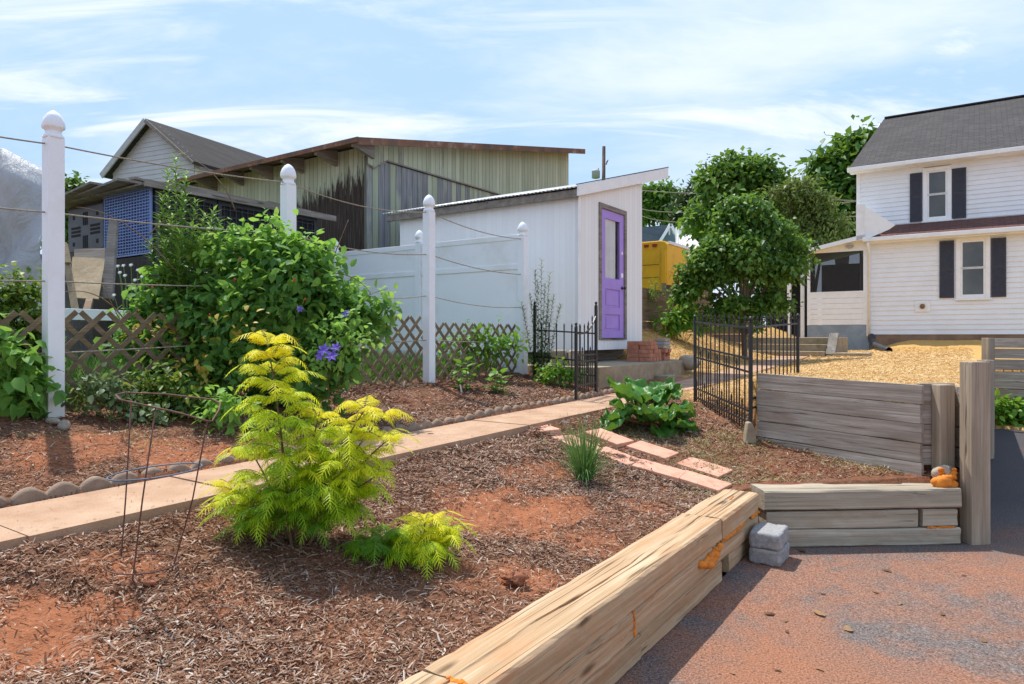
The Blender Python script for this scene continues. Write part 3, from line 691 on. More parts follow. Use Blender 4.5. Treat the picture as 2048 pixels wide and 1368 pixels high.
# ------------------------------------------------------------------ grey board wall
def boardwall():
    pl = Vector((PL[0], PL[1], 0)); pr = Vector((2.99, 4.985, 0)); d = pr-pl; rz = math.atan2(d.y, d.x); L = d.length
    o = thing('board_wall', 'low wall of five weathered grey boards below the straw covered yard', 'board wall', tuple(pl), rz)
    zt = 1.115
    for i in range(5):
        z1 = zt-i*.142; slope = -.02
        b = MB(); n = 24; nz = 3
        for k in range(n+1):
            x = L*k/n-.01*(i % 2); 
            for (y, zz) in ((0,z1-.136),(0,z1-.07),(0,z1),(.038,z1),(.038,z1-.136)):
                b.v.append((x, y+.004*float(vn(np.array([x*3]), np.array([i*3.1+zz]), 5)[0]), zz+slope*x+.005*float(vn(np.array([x*2.5]), np.array([i*7.3+round(zz*3)]), 8)[0])))
        for k in range(n):
            for j in range(5):
                b.f.append((k*5+j, (k+1)*5+j, (k+1)*5+(j+1) % 5, k*5+(j+1) % 5))
        b.f.append(tuple(range(5))); b.f.append(tuple(n*5+j for j in range(5)))
        b.build('plank', M['plank'], o)
    b = MB()
    for x in (.35, .9): b.box(x, x+.09, .040, .13, .2, 1.08)
    b.build('post', M['oldwood'], o)
boardwall()
def sideposts():
    # short boarded return + post at the end of the board wall, resting above the stone with foam
    c = W(1884, 955, 4.93); base = Vector((W(1850, 800, 4.98).x, 4.99, 0))
    o = thing('board_return', 'short stub of grey boards nailed behind a square post, right of the low board wall', 'board wall', tuple(base), math.radians(4))
    for i in range(4):
        z1 = 1.10-i*.152
        b = MB(); b.box(0, .275+.01*(i % 2), .05, .088, z1-.148, z1-.006*(i % 2)); b.build('plank', M['plank'], o, bevel=.004)
    for i in range(4):
        z1 = 1.08-i*.152
        b = MB(); b.box(.262, .30, -.12, .05, z1-.14, z1); b.build('plank', M['plank'], o, bevel=.004)
    b = MB(); b.box(.085, .20, -.05, .047, .47, 1.095); b.build('post', M['postwood'], o, bevel=.006)
    c = W(1884, 945, 4.88)
    s = thing('stone', 'rough grey stone with orange foam on it under the square post', 'stone', (c.x, c.y, .40), 0)
    b = MB(); b.blob((0.03,.03,.055), (.085,.06,.062), .25, 14, 3); b.build('stone_body', M['stone'], s, smooth=True)
    b = MB()
    for (x, y, z, r) in ((-.03,-.055,.015,.062),(-.075,-.05,.02,.035),(.03,-.055,.0,.045),(-.01,-.06,.04,.04),(.062,-.035,.075,.022),(.066,-.03,.10,.018),(-.03,-.035,.10,.02),(-.02,-.03,.08,.02),(.05,-.045,.05,.028)):
        b.blob((x,y,z), (r*1.1,r*.8,r*.85), .22, 12, int(r*1000))
    b.build('foam', M['foam'], s, smooth=True)
    # tall 4x6 posts along the driveway edge
    p = W(1943, 900, 4.79)
    o = thing('wood_post', 'tall brown square post at the driveway edge, nearest of the driveway posts', 'post', (p.x+.03, 4.80, 0), math.radians(10))
    b = MB(); b.box(-.075,.075,-.055,.055,-.02,1.27); b.build('post_body', M['postwood'], o, bevel=.006)
    for i, (px, Y, h, top) in enumerate(((1971, 8.1, .125, 1.165), (1976, 10.6, .13, 1.42))):
        q = W(px, 700, Y)
        o = thing('wood_post', ('brown square post just behind the tall post by the driveway', 'farther square post where the driveway fence meets the back fence')[i], 'post', (q.x, q.y, 0), math.radians(14))
        b = MB(); b.box(-.062,.062,-.062,.062,-.05,top); b.build('post_body', M['postwood'], o, bevel=.006)
    # boards along the driveway edge between the posts (seen end on)
    a = xy(5.95, -.055)
    o = thing('plank_fence', 'board retaining fence running away along the driveway edge, seen end on', 'fence', tuple(a), GRID)
    L = 7.2
    for i in range(7):
        b = MB(); b.box(0, L, 0, .035, .0+i*.152, .146+i*.152); b.build('plank', M['plank'], o, bevel=.003)
sideposts()
def backfence():
    a = W(1977, 700, 11.3); d = -BX
    o = thing('plank_fence', 'back fence of weathered horizontal boards at the far end of the driveway', 'fence', (a.x, a.y, 0), math.atan2(d.y, d.x))
    zs = 1.41
    for i, h in enumerate((.16,.17,.18,.30,.17,.18,.17)):
        b = MB(); b.box(0, 5.2, 0, .035, zs-h+.008, zs-.012*(i == 3)); b.build('plank', M['plank'], o, bevel=.004); zs -= h+.006
    for x in (.9, 3.1):
        b = MB(); b.box(x, x+.1, .037, .12, -.05, 1.38); b.build('post', M['oldwood'], o)
backfence()
# ------------------------------------------------------------------ paver blocks in the corner
def wblock(loc, rz, label, seed):
    b = MB(); L, Wb, H = .285, .19, .098; n = 10
    xs = np.linspace(-.5,.5,n); 
    def P(x, y, z):
        rx, ry, rz_ = abs(x)*2, abs(y)*2, abs(z)*2
        k = 1-.035*((rx**8+ry**8+rz_**8 > 1.9))-.03*(rx**8+ry**8+rz_**8 > 2.9)
        q = float(vn(np.array([x*9+z*4+seed]), np.array([y*9+z*3]), seed)[0])*.012
        return (x*L*k+q, y*Wb*k+q, z*H*k+q*.6)
    g = {}
    def idx(i,j,k):
        if (i,j,k) not in g: g[(i,j,k)] = len(b.v); b.v.append(P(xs[i], xs[j], xs[k]))
        return g[(i,j,k)]
    for i in range(n-1):
        for j in range(n-1):
            for e in (0, n-1):
                b.f.append((idx(i,j,e),idx(i+1,j,e),idx(i+1,j+1,e),idx(i,j+1,e))); b.f.append((idx(i,e,j),idx(i+1,e,j),idx(i+1,e,j+1),idx(i,e,j+1))); b.f.append((idx(e,i,j),idx(e,i+1,j),idx(e,i+1,j+1),idx(e,i,j+1)))
    o = b.build('paver_block', M['cblock'], smooth=True); o.location = loc; o.rotation_euler = (0,0,rz)
    tag(o, label, 'paver block', 'grey paver blocks in the timber corner')
c0 = (W(1559,1138,4.25)+BX*.095+AX*.14)
wblock((c0.x, c0.y, .055), GRID, 'lower of the two grey concrete blocks stacked in the timber corner', 3)
wblock((c0.x+.0, c0.y+.004, .155), GRID+.02, 'upper of the two grey concrete blocks stacked in the timber corner', 8)
# ------------------------------------------------------------------ terracotta pavers in the bed
PV = [([(1023,854),(1064,845),(1121,861),(1087,878)], 'terracotta paver closest to the concrete path'),
 ([(1103,884),(1148,871),(1204,898),(1165,911)], 'terracotta paver behind the chives clump'),
 ([(1175,871),(1202,863),(1262,884),(1233,895)], 'terracotta paver in the back row closest to the path'),
 ([(1192,907),(1213,900),(1281,920),(1250,935)], 'terracotta paver in the front row just right of the chives'),
 ([(1258,901),(1282,884),(1353,907),(1330,924)], 'middle terracotta paver of the back row, below the rhubarb'),
 ([(1265,941),(1293,924),(1370,946),(1348,963)], 'terracotta paver of the front row, last but one before the timber corner'),
 ([(1357,935),(1388,917),(1459,941),(1434,958)], 'terracotta paver of the back row closest to the board wall'),
 ([(1353,963),(1376,944),(1454,970),(1436,987)], 'terracotta paver at the timber corner, end of the front row')]
for i, (q, lab) in enumerate(PV):
    P = [hit(x, y) for x, y in q]; c = sum(P, Vector())/4; d = ((P[2]-P[1])+(P[3]-P[0]))/2; e = ((P[1]-P[0])+(P[2]-P[3]))/2
    L = min(.43, max(.36, d.length)); Wp = min(.24, max(.20, e.length))
    X_ = d.normalized(); Z_ = X_.cross(e).normalized(); Z_ = Z_ if Z_.z > 0 else -Z_; Y_ = Z_.cross(X_)
    b = MB(); b.box(-L/2, L/2, -Wp/2, Wp/2, -.06, 0)
    o = b.build('paver', M['terra'], bevel=.006); o.location = c+Vector((0,0,.032 if i == 0 else .020+.004*(i % 3)))
    o.rotation_euler = Matrix((X_, Y_, Z_)).transposed().to_euler()
    tag(o, lab, 'paver', 'terracotta pavers across the bed')
# ------------------------------------------------------------------ scalloped concrete edging
def edging():
    L = .60; n = 4; b = MB(); seg = 48
    for i in range(seg+1):
        x = L*i/seg; z = .035+.042*abs(math.sin(math.pi*x/(L/n)))**.9
        w = .026*(.75+.25*abs(math.sin(math.pi*x/(L/n))))
        for (y, zz) in ((-w,-.1),(-w,z-.018),(-w*.5,z-.003),(w*.5,z),(w,z-.02),(w,-.1)): b.v.append((x, y, zz))
    for i in range(seg):
        for j in range(6): b.f.append((i*6+j, (i+1)*6+j, (i+1)*6+(j+1) % 6, i*6+(j+1) % 6))
    b.f.append(tuple(range(6))); b.f.append(tuple(seg*6+j for j in range(6)))
    o = b.build('garden_edging', M['edging'], smooth=True)
    for i in range(13):
        q = o if i == 0 else o.copy()
        if i: COL.objects.link(q)
        u = .12+i*.607; r = random.Random(i); p = xy(u, -3.80+r.uniform(-.012,.012))
        q.location = (p.x, p.y, float(zpath(np.array(u)))-.02+r.uniform(-.012,.008)); q.rotation_euler = (r.uniform(-.08,.08), -.013, GRID+r.uniform(-.012,.012))
        tag(q, 'scalloped concrete edging piece along the far side of the path', 'garden edging', 'scalloped edging pieces along the path')
edging()
# ------------------------------------------------------------------ white posts, ropes, lattice
def capprof(a):
    k = a/.0508
    return [(.0508*k,0),(.056*k,.004),(.056*k,.022),(.047*k,.028),(.042*k,.045),(.044*k,.058),(.059*k,.070),(.0615*k,.084),(.059*k,.112),(.048*k,.148),(.028*k,.178),(.012*k,.190),(.003,.194)]
POSTS = []
P1 = Vector((-917/F*4.6, 4.6, 0)); STEP = Vector((320/F*4.6, 457/F*4.6, 0))
def whitepost(loc, h, label, rz, a=.0508, group='white posts with acorn caps'):
    o = thing('fence_post', label, 'fence post', loc, rz, group)
    b = MB(); b.box(-a,a,-a,a,-.15,h); b.build('shaft', M['vinyl'], o, bevel=.004)
    b = MB(); b.lathe([(r,z+h-.003) for r,z in capprof(a)], 16, square=.72); b.build('post_cap', M['vinyl'], o, smooth=True)
    return o
labs = ['nearest and tallest looking white post, far left beside the vines', 'white post rising out of the leafy bush', 'white post standing in front of the white privacy fence', 'white end post of the privacy fence beside the tall thin weeds']
ROPEZ = [2.79, 2.33, 1.87, 1.385]
pos = []
for i in range(4):
    p = P1+STEP*i; zb = (.873, .90, .943, .925)[i]; pos.append(p)
    whitepost((p.x, p.y, zb), 1.905-(.03 if i == 3 else 0), labs[i], GRID-.01)
p0 = P1-STEP*1.0
ropelab = ['topmost of the four twisted ropes strung between the white posts', 'second rope from the top between the white posts', 'third rope from the top between the white posts, passing through the bush', 'lowest rope between the white posts, crossing the lattice']
for k, zr in enumerate(ROPEZ):
    pts = []; rr = random.Random(k)
    P = [p0]+pos; zz = [zr+rr.uniform(-.02,.02) for _ in P]
    zz[4] = zr-(.03, .05, .03, .0)[k]; zz[3] = zr-.0+(.055,.04,.035,.02)[k]; zz[2] = zr+.04; zz[1] = zr-.05; zz[0] = zr-.02
    for i in range(4):
        sag = (.04, .02, .07, .05)[i]*(1.2, .9, 1.0, .4)[k]
        off = AX*.0 - Vector((AX.y, -AX.x, 0))*0
        n = 22
        for j in range(n):
            t = j/n; q = P[i].lerp(P[i+1], t); z = zz[i]*(1-t)+zz[i+1]*t-sag*4*t*(1-t)
            pts.append((q.x, q.y, z))
    pts.append((P[4].x, P[4].y, zz[4]))
    b = MB(); b.tube(pts, .0058 if k < 2 else .005, 6); o = b.build('rope', M['rope'], smooth=True)
    tag(o, ropelab[k], 'rope', 'ropes strung between the white posts')
def lattice():
    H = .70
    for i, lab in enumerate(('brown wooden lattice panel far left below the vines', 'brown lattice panel left of the bush, beside the nearest white post', 'brown lattice panel half hidden behind the bush', 'brown lattice panel between the two right hand white posts')):
        a = (P1-STEP*.98, P1+STEP*.0, P1+STEP*1.0, P1+STEP*2)[i]; bpt = a+STEP; a = a-Vector((AX.y,-AX.x,0))*.10; bpt = bpt-Vector((AX.y,-AX.x,0))*.10
        L = (bpt-a).length; h = (H, H, H+.05, H-.02)[i]
        mb = MB(); sl = .036; pitch = .185
        for lay, sg in ((0, 1), (1, -1)):
            y = lay*.009
            x = -h
            while x < L+h:
                # strip from (x,0) to (x+h,h) or mirrored, clipped to the panel
                x0, x1 = x, x+h
                t0 = max(0, (0-x0)/h) ; t1 = min(1, (L-x0)/h)
                if t1-t0 > .05:
                    p, q = (x0+h*t0, h*t0), (x0+h*t1, h*t1)
                    if sg < 0: p, q = (L-p[0], p[1]), (L-q[0], q[1])
                    mb.bar((p[0], y, p[1]), (q[0], y, q[1]), .008, sl, up=(-sg*.7,0,.7))
                x += pitch
        z0 = tz((a.x+bpt.x)/2, (a.y+bpt.y)/2)
        o = mb.build('lattice_panel', M['lattice']); o.location = (a.x, a.y, z0-.02); d = bpt-a; o.rotation_euler = (0, 0, math.atan2(d.y, d.x))
        tag(o, lab, 'lattice', 'brown lattice panels between the white posts')
lattice()
# ------------------------------------------------------------------ white privacy fence
def privacy():
    o = thing('privacy_fence', 'white vinyl privacy fence with smooth top panels in front of the shed', 'privacy fence', (pos[3].x, pos[3].y, .92), GRID+math.pi/2)
    z1, z2, zb = 1.905, 1.47, -.05
    for k in range(2):
        x0 = .055+k*1.86; x1 = x0+1.75
        b = MB(); b.box(x0, x1, -.018, .018, z2+.04, z1-.07); b.build('panel', M['vinyl'], o)
        b = MB(); b.box(x0, x1, -.026, .026, z1-.07, z1+.005); b.build('rail', M['vinyl'], o, bevel=.004)
        b = MB(); b.box(x0, x1, -.028, .028, z2-.035, z2+.04); b.build('rail', M['vinyl'], o, bevel=.004)
        b = MB(); n = 12; w = (x1-x0)/n
        for j in range(n):
            b.prism([(x0+j*w, -.012),(x0+j*w+.006,-.018),(x0+(j+1)*w-.006,-.018),(x0+(j+1)*w,-.012),(x0+(j+1)*w,.015),(x0+j*w,.015)], 'z', zb, z2-.03)
        b.build('boards', M['vinyl'], o)
        xx = x1+.055
        b = MB(); b.box(xx-.0508, xx+.0508, -.0508, .0508, -.1, 1.93); sh = b.build('post', M['vinyl'], o, bevel=.004)
        b = MB(); b.lathe([(r,z+1.928) for r,z in capprof(.0508)], 16, c=(xx,0,0), square=.72); b.build('post_cap', M['vinyl'], o, smooth=True)
privacy()
# ------------------------------------------------------------------ black iron fence panels
def finial(b, x, z, y=0):
    b.lathe([(.0075,0),(.011,.006),(.007,.014),(.011,.03),(.006,.05),(.001,.068)], 6, c=(x,y,z))
def iron(name, a, bpt, label, hgt, post_a, post_b, curve=0, short=False, rails=(.05,.9), cat='iron fence', ball=.018, rings=False, pitch=.115):
    a = Vector(a); bpt = Vector(bpt); d = bpt-a; L = math.hypot(d.x, d.y)
    o = thing(name, label, cat, tuple(a), math.atan2(d.y, d.x), 'black iron garden fence sections')
    dz = d.z/L
    def Z(x): return dz*x
    def top(x): return hgt*rails[-1]+Z(x)+(curve*(max(0, x/L-.25)/.75)**2.2 if curve > 0 else (-curve*(max(0, (1-x/L)-.25)/.75)**2.2))
    n = max(4, int(L/pitch)); 
    for z in rails[:-1]:
        b = MB(); b.bar((0,0,hgt*z), (L,0,hgt*z+Z(L)), .012, .018); b.build('rail', M['iron'], o)
    b = MB(); N = 12
    for i in range(N): b.bar((L*i/N,0,top(L*i/N)), (L*(i+1)/N,0,top(L*(i+1)/N)), .012, .018)
    b.build('rail', M['iron'], o)
    for i in range(1, n):
        x = L*i/n; b = MB(); b.bar((x,0,Z(x)-.02), (x,0,top(x)+.05), .011, .011, up=(0,1,0)); finial(b, x, top(x)+.045); b.build('picket', M['iron'], o)
        if short and i < n:
            x2 = x-L/n/2; h = hgt*(rails[1] if i % 2 else rails[2])+Z(x2)+.04
            b = MB(); b.bar((x2,0,Z(x2)), (x2,0,h), .010, .010, up=(0,1,0)); finial(b, x2, h-.005); b.build('picket', M['iron'], o)
    if rings:
        for i in range(1, n, 2):
            c = L*(i+.5)/n; R = .026; b = MB()
            b.tube([(c+R*math.cos(t), 0, .075*1+Z(c)+.028+R*math.sin(t)) for t in np.linspace(0, 2*math.pi, 15)], .0035, 4)
            b.build('scroll', M['iron'], o)
    for x, h, w in ((0, post_a, 1), (L, post_b, 1)):
        if not h: continue
        b = MB(); w = .0145; b.box(x-w, x+w, -w, w, Z(x)-.1, Z(x)+h)
        b.lathe([(.012,0),(.02,.006),(.010,.014),(ball*.7,.02),(ball,.032),(ball*.8,.046),(.004,.056)], 10, c=(x,0,Z(x)+h)); b.build('post', M['iron'], o)
EA = W(1192, 770, 8.36); E0 = Vector((.30, 9.05, .90)); EM = W(1152, 781, 7.76)
iron('iron_fence', E0, EA, 'black iron fence section with a straight top, across the end of the patio slab', .70, .95, .97, rails=(.16,.40,.90))
iron('iron_gate', EM, EA-Vector((0,0,.02)), 'small black iron gate with a curved rising top, standing open beside the shed door', .72, .72, 0, curve=.22, short=True, rails=(.07,.45,.55,.90), cat='iron gate')
GA = hit(1390, 803); GB = Vector((2.125, 6.08, .62)); GC = Vector((3.12, 7.45, .78))
iron('iron_gate', GA, GB, 'black iron garden gate with double pickets and small scrolls, left of the board wall', .92, .93, .95, short=True, rails=(.06,.17,.55,.68,.98), ball=.022, cat='iron gate', rings=True, pitch=.135)
iron('iron_fence', GB+Vector((.03,.04,.1)), GC, 'black iron fence section behind the grey board wall, in front of the concrete steps', .84, 0, .86, rails=(.1,.2,.96), ball=.022, pitch=.14)
q = W(1500, 893, 6.05); b = MB(); b.prism([(-.055,0),(.06,0),(.05,.17),(.012,.24),(-.02,.235)], 'y', -.04, .05)
o = b.build('stone', M['slab'], bevel=.01); o.location = (q.x-.01, q.y, q.z-.02); tag(o, 'upright grey concrete chunk at the left foot of the board wall', 'stone')
# ------------------------------------------------------------------ tomato cage
def cage():
    base = hit(290, 1140); g = thing('tomato_cage', 'bent rusty wire tomato cage leaning in the near bed', 'tomato cage', tuple(base), 0)
    Y = base.y
    def L(px, py, dy=0): return W(px, py, Y+dy)-base
    def ring(c, rx, ry, tilt, dx=0):
        return [c+Vector((rx*math.cos(t), ry*math.sin(t), tilt*math.cos(t)+dx*math.sin(t))) for t in np.linspace(0, 2*math.pi, 33)]
    b = MB(); c = L(312, 943); b.tube(ring(c, .165, .16, .012), .0032, 6); b.build('ring', M['bluewire'], g, smooth=True)
    top = [L(232,790,.0),L(250,785,.13),L(330,788,.17),L(425,799,.12),L(441,806,.02),L(438,820,-.05),L(425,842,-.1),L(417,843,-.12),L(360,826,-.12),L(280,808,-.1),L(240,799,-.07),L(232,790,0)]
    b = MB(); b.tube(top, .0036, 6); b.build('ring', M['rust'], g, smooth=True)
    b = MB(); c = L(284, 1128); b.tube(ring(L(285,1127), .125, .12, -.006), .0028, 6); b.build('ring', M['rust'], g, smooth=True)
    for tp, mid, bt in (((263,800,.14),(252,990,.15),(240,1150,.06)),((312,812,-.1),(285,1000,-.14),(253,1260,-.06)),((415,843,-.1),(385,1000,.02),(345,1140,.03))):
        b = MB(); b.tube([L(*tp), L(*mid), L(*bt), L(bt[0],bt[1]+30,bt[2])], .003, 6); b.build('stake', M['rust'], g, smooth=True)
cage()
# ------------------------------------------------------------------ white shed
SO = Vector((.97, 10.0, 0)); SL, SW = 2.30, 3.56
def S1(px, py): return onp(SO, AX, px, py)          # door wall: distance along it, height
def S2(px, py): return onp(SO, BX, px, py)          # long wall
def shed():
    o = thing('garden_shed', 'small white shed with a purple door and a corrugated lean-to roof', 'shed', (SO.x, SO.y, 0), GRID)
    zb = 1.235; ze = 3.55; zr = ze+.26*SL
    def rz(x): return ze+.26*x
    # door opening on the y=0 face
    d0, _ = S1(1197, 404); d1, _ = S1(1257.5, 425); zt = S1(1197, 404)[1]; zd = 1.42
    a, c = d0, d0+.99
    b = MB()
    b.prism([(0,zb),(a+.05,zb),(a+.05,rz(a+.05)-.02),(0,rz(0)-.02)], 'y', 0, .05)
    b.prism([(c-.05,zb),(SL,zb),(SL,rz(SL)-.02),(c-.05,rz(c-.05)-.02)], 'y', 0, .05)
    b.prism([(a+.05,zt-.06),(c-.05,zt-.06),(c-.05,rz(c-.05)-.02),(a+.05,rz(a+.05)-.02)], 'y', 0, .05)
    b.box(a+.05, c-.05, 0, .05, zb, zd-.03)
    b.build('front_wall', M['shedx'], o)
    b = MB(); b.box(.002, .05, .052, SW, zb-.03, rz(0)); b.build('side_wall', M['shedy'], o)
    b = MB(); b.box(.052, SL, SW-.05, SW, zb, rz(0)); b.box(SL-.05, SL, .052, SW-.052, zb, rz(SL)-.05); b.build('back_wall', M['shedy'], o)
    b = MB(); b.box(.06, SL-.06, .06, SW-.06, zb, zb+.03); b.build('shed_floor', M['oldwood'], o)
    b = MB()
    b.box(.1, SL-.1, .3, .5, 1.05, zb); b.box(.1, SL-.1, 2.6, 2.8, 1.05, zb); b.build('skid', M['oldwood'], o)
    b = MB(); b.box(-.012, .055, -.012, -.001, zb, rz(0)-.05); b.build('corner_board', M['white'], o)
    # frame, door
    b = MB(); w = .075
    b.box(a, a+w, -.022, .03, zd-.03, zt); b.box(c-w, c, -.022, .03, zd-.03, zt); b.box(a+w, c-w, -.022, .03, zt-w, zt); b.box(a+w, c-w, -.02, .03, zd-.035, zd-.01)
    b.build('door_frame', M['oldwood'], o, bevel=.004)
    x0, x1, z0, z1 = a+w+.005, c-w-.005, zd, zt-w-.005; W_ = x1-x0; H = z1-z0
    gx0, gx1, gz0, gz1 = x0+.15, x1-.15, z0+.47*H, z1-.13
    b = MB()
    b.box(x0, gx0, .002, .042, z0, z1); b.box(gx1, x1, .002, .042, z0, z1); b.box(gx0, gx1, .002, .042, gz1, z1)
    b.box(gx0, gx1, .002, .042, z0+.385*H, gz0); b.box(gx0, gx1, .002, .042, z0, z0+.055*H); b.box(gx0, gx1, .002, .042, z0+.185*H, z0+.24*H)
    dr = b.build('door', M['purple'], o)
    for (pa, pb) in ((z0+.055*H, z0+.185*H), (z0+.24*H, z0+.385*H)):
        b = MB(); b.box(gx0, gx1, .018, .036, pa, pb); b.box(gx0+.05, gx1-.05, .010, .018, pa+.035, pb-.035); b.build('door_panel', M['purple'], dr, bevel=.006)
    b = MB(); b.box(gx0, gx1, .016, .02, gz0, gz1); b.build('door_glass', M['clear'], dr)
    b = MB(); N = 60
    for i in range(N+1):
        x = gx0+(gx1-gx0)*.80*i/N; y = .034+.007*math.sin(i*.9)+.005*math.sin(i*2.1)
        b.v += [(x, y, gz0-.02), (x, y*.6+.012, gz1)]
    for i in range(N): b.f.append((2*i, 2*i+2, 2*i+3, 2*i+1))
    b.build('curtain', M['curtain'], dr, smooth=True)
    b = MB(); b.box(gx0-.02, gx1+.02, .12, .13, gz0-.05, gz1+.05); b.build('dark_room', M['void'], dr)  # thin near-black sheet, its colour standing in for the unlit room
    b = MB(); kx, kz = x1-.07, S1(1247, 577)[1]
    b.tube([(kx,-.0,kz),(kx,-.006,kz)], .028, 12); b.tube([(kx,-.006,kz),(kx,-.035,kz)], .010, 10); b.blob((kx,-.05,kz), (.027,.022,.027), 0, 14, 1); b.build('door_knob', M['iron'], dr, smooth=True)
    for (px, py, r) in ((1244.5, 507, .028), (1243.5, 551, .042)):
        z = S1(px, py)[1]; b = MB(); b.tube([(kx+.005,.001,z),(kx+.005,-.003,z)], [r, r], 14); b.build('lock_plate', M['white'], dr)
    # roof: rafters, fascia, corrugated sheet
    x0, x1, y0, y1 = -.10, 3.32, -.07, SW+.20
    b = MB(); b.prism([(x0-.03, rz(x0)-.05),(x1, rz(x1)-.03),(x1, rz(x1)+.17),(x0-.03, rz(x0)+.105)], 'y', y0-.012, y0+.022); b.build('fascia', M['white'], o, bevel=.003)
    b = MB(); b.box(x0-.02, x0+.03, y0+.023, y1, rz(x0)-.06, rz(x0)+.055); b.build('eave_beam', M['oldwood'], o, bevel=.006)
    b = MB()
    for yy in np.linspace(.3, SW-.1, 6): b.prism([(x0+.03, rz(x0)-.03),(x1, rz(x1)-.02),(x1, rz(x1)+.07),(x0+.03, rz(x0)+.06)], 'y', yy, yy+.04)
    b.build('rafters', M['oldwood'], o)
    V = []; Q = []; ny = 340; ys = np.linspace(y0+.024, y1+.06, ny)
    for y in ys:
        h = .012*math.sin(2*math.pi*y/.068)
        for k in range(6):
            x = x0-.07+(x1-x0+.07)*k/5; V.append((x, y, rz(x)+.095+h)); 
    for i in range(ny-1):
        for k in range(5): Q.append((i*6+k, i*6+k+1, (i+1)*6+k+1, (i+1)*6+k))
    r = fast('roof_sheet', V, Q, M['zinc'], o, smooth=True); s = r.modifiers.new('thick', 'SOLIDIFY'); s.thickness = .003
    b = MB(); b.prism([(x0-.045, rz(x0)+.108),(x1+.01, rz(x1)+.173),(x1+.01, rz(x1)+.187),(x0-.045, rz(x0)+.122)], 'y', y0-.016, y0+.03); b.build('roof_trim', M['shutter'], o)
shed()
# ------------------------------------------------------------------ green barn
BO = Vector((-2.75, 13.0, 0))
def barn():
    o = thing('barn', 'weathered pale green board barn with a rusty metal roof and black rot near the ground', 'barn', (BO.x, BO.y, 0), GRID)
    def B1(px, py): return onp(BO, AX, px, py)
    def B2(px, py): return onp(BO, BX, px, py)
    L = B1(1137, 300)[0]; Wd = 8.6; zb = 1.0
    ze = B1(737, 290)[1]; zr = B1(1137, 306)[1]; s = (zr-ze)/L
    zl = B1(760, 318)[1]                                     # level trim line at eave height
    zl2 = B1(1000, 389)[1]; zk = (zl+zl2)/2-.02
    b = MB(); b.prism([(0,zb),(L,zb),(L,zk),(0,zk-.0)], 'y', .035, .09); b.build('end_wall', M['barnx_low'], o)
    k1 = B1(742, 325)[0]
    b = MB(); b.prism([(.0, zk-.14),(.18, zk-.19),(.52, zk+.02),(L, zk+.02),(L, ze+s*L),(0, ze)], 'y', -.0, .034); b.build('gable_boards', M['barnx'], o)
    b = MB(); b.bar((.18,-.006,zk-.19), (.52,-.006,zk+.02), .012, .03, up=(0,0,1)); b.bar((.52,-.006,zk+.02), (L,-.006,zk+.02), .012, .03); b.bar((0,-.006,zk-.14), (.18,-.006,zk-.19), .012, .03); b.build('trim', M['oldwood'], o)
    b = MB(); b.box(.0, .06, .092, Wd, zb, ze-.02); b.build('side_wall', M['barny'], o)
    b = MB(); b.box(.06, L, Wd-.06, Wd, zb, ze); b.prism([(zb, 0.0)]*0 or [(L-.06,zb),(L,zb),(L,zr),(L-.06,zr)], 'y', .1, Wd-.07); b.build('back_wall', M['barnx'], o)
    ov = .55; x0, x1 = -ov, L+.35
    def rz(x): return ze+s*x
    b = MB(); b.prism([(x0, rz(x0)+.02),(x1, rz(x1)+.02),(x1, rz(x1)+.06),(x0, rz(x0)+.06)], 'y', -.32, Wd+.3); b.build('roof', M['rustroof'], o)
    b = MB(); b.prism([(x0-.01, rz(x0)-.07),(x1, rz(x1)-.07),(x1, rz(x1)+.066),(x0-.01, rz(x0)+.066)], 'y', -.35, -.322); b.build('fascia', M['rustroof'], o)
    b = MB(); b.prism([(x0-.03, rz(x0)-.02),(x0-.004, rz(x0)-.02),(x0-.004, rz(x0)+.07),(x0-.03, rz(x0)+.07)], 'y', -.35, Wd+.32); b.build('fascia', M['rustroof'], o)
    for i, y in enumerate(np.arange(-.16, Wd, 1.02)):
        b = MB(); b.prism([(x0+.03, rz(x0)-.06),(-.004, rz(0)-.30),(-.004, rz(0)+.015),(x0+.03, rz(x0)+.015)], 'y', y-.04, y+.04); b.build('bracket', M['oldwood'], o)
barn()
# ------------------------------------------------------------------ clapboard helper
def claps(b, along, x0, x1, z0, z1, pitch=.115, holes=(), face=0.0, d=.024, gable=None):
    """overlapping boards on a wall; along 'y' puts the face at x=face looking to -x, 'x' at y=face looking to -y"""
    z = z0
    while z < z1-.01:
        h = min(pitch, z1-z); segs = [(x0, x1)]
        if gable: segs = [gable(z)] if gable(z) else []
        for (ha, hb, za, zb) in holes:
            if za-.001 < z+h*.5 < zb+.001:
                n = []
                for p, q in segs:
                    if hb <= p or ha >= q: n.append((p, q)); continue
                    if ha > p: n.append((p, ha))
                    if hb < q: n.append((hb, q))
                segs = n
        for p, q in segs:
            pts = [(p, face-d, z), (q, face-d, z), (q, face, z+h), (p, face, z+h)]
            low = [(p, face, z), (q, face, z), (q, face-d, z), (p, face-d, z)]
            for P in (pts, low):
                b.quad(*[((y, x, zz) if along == 'y' else (x, y, zz)) for (x, y, zz) in P])
        z += pitch
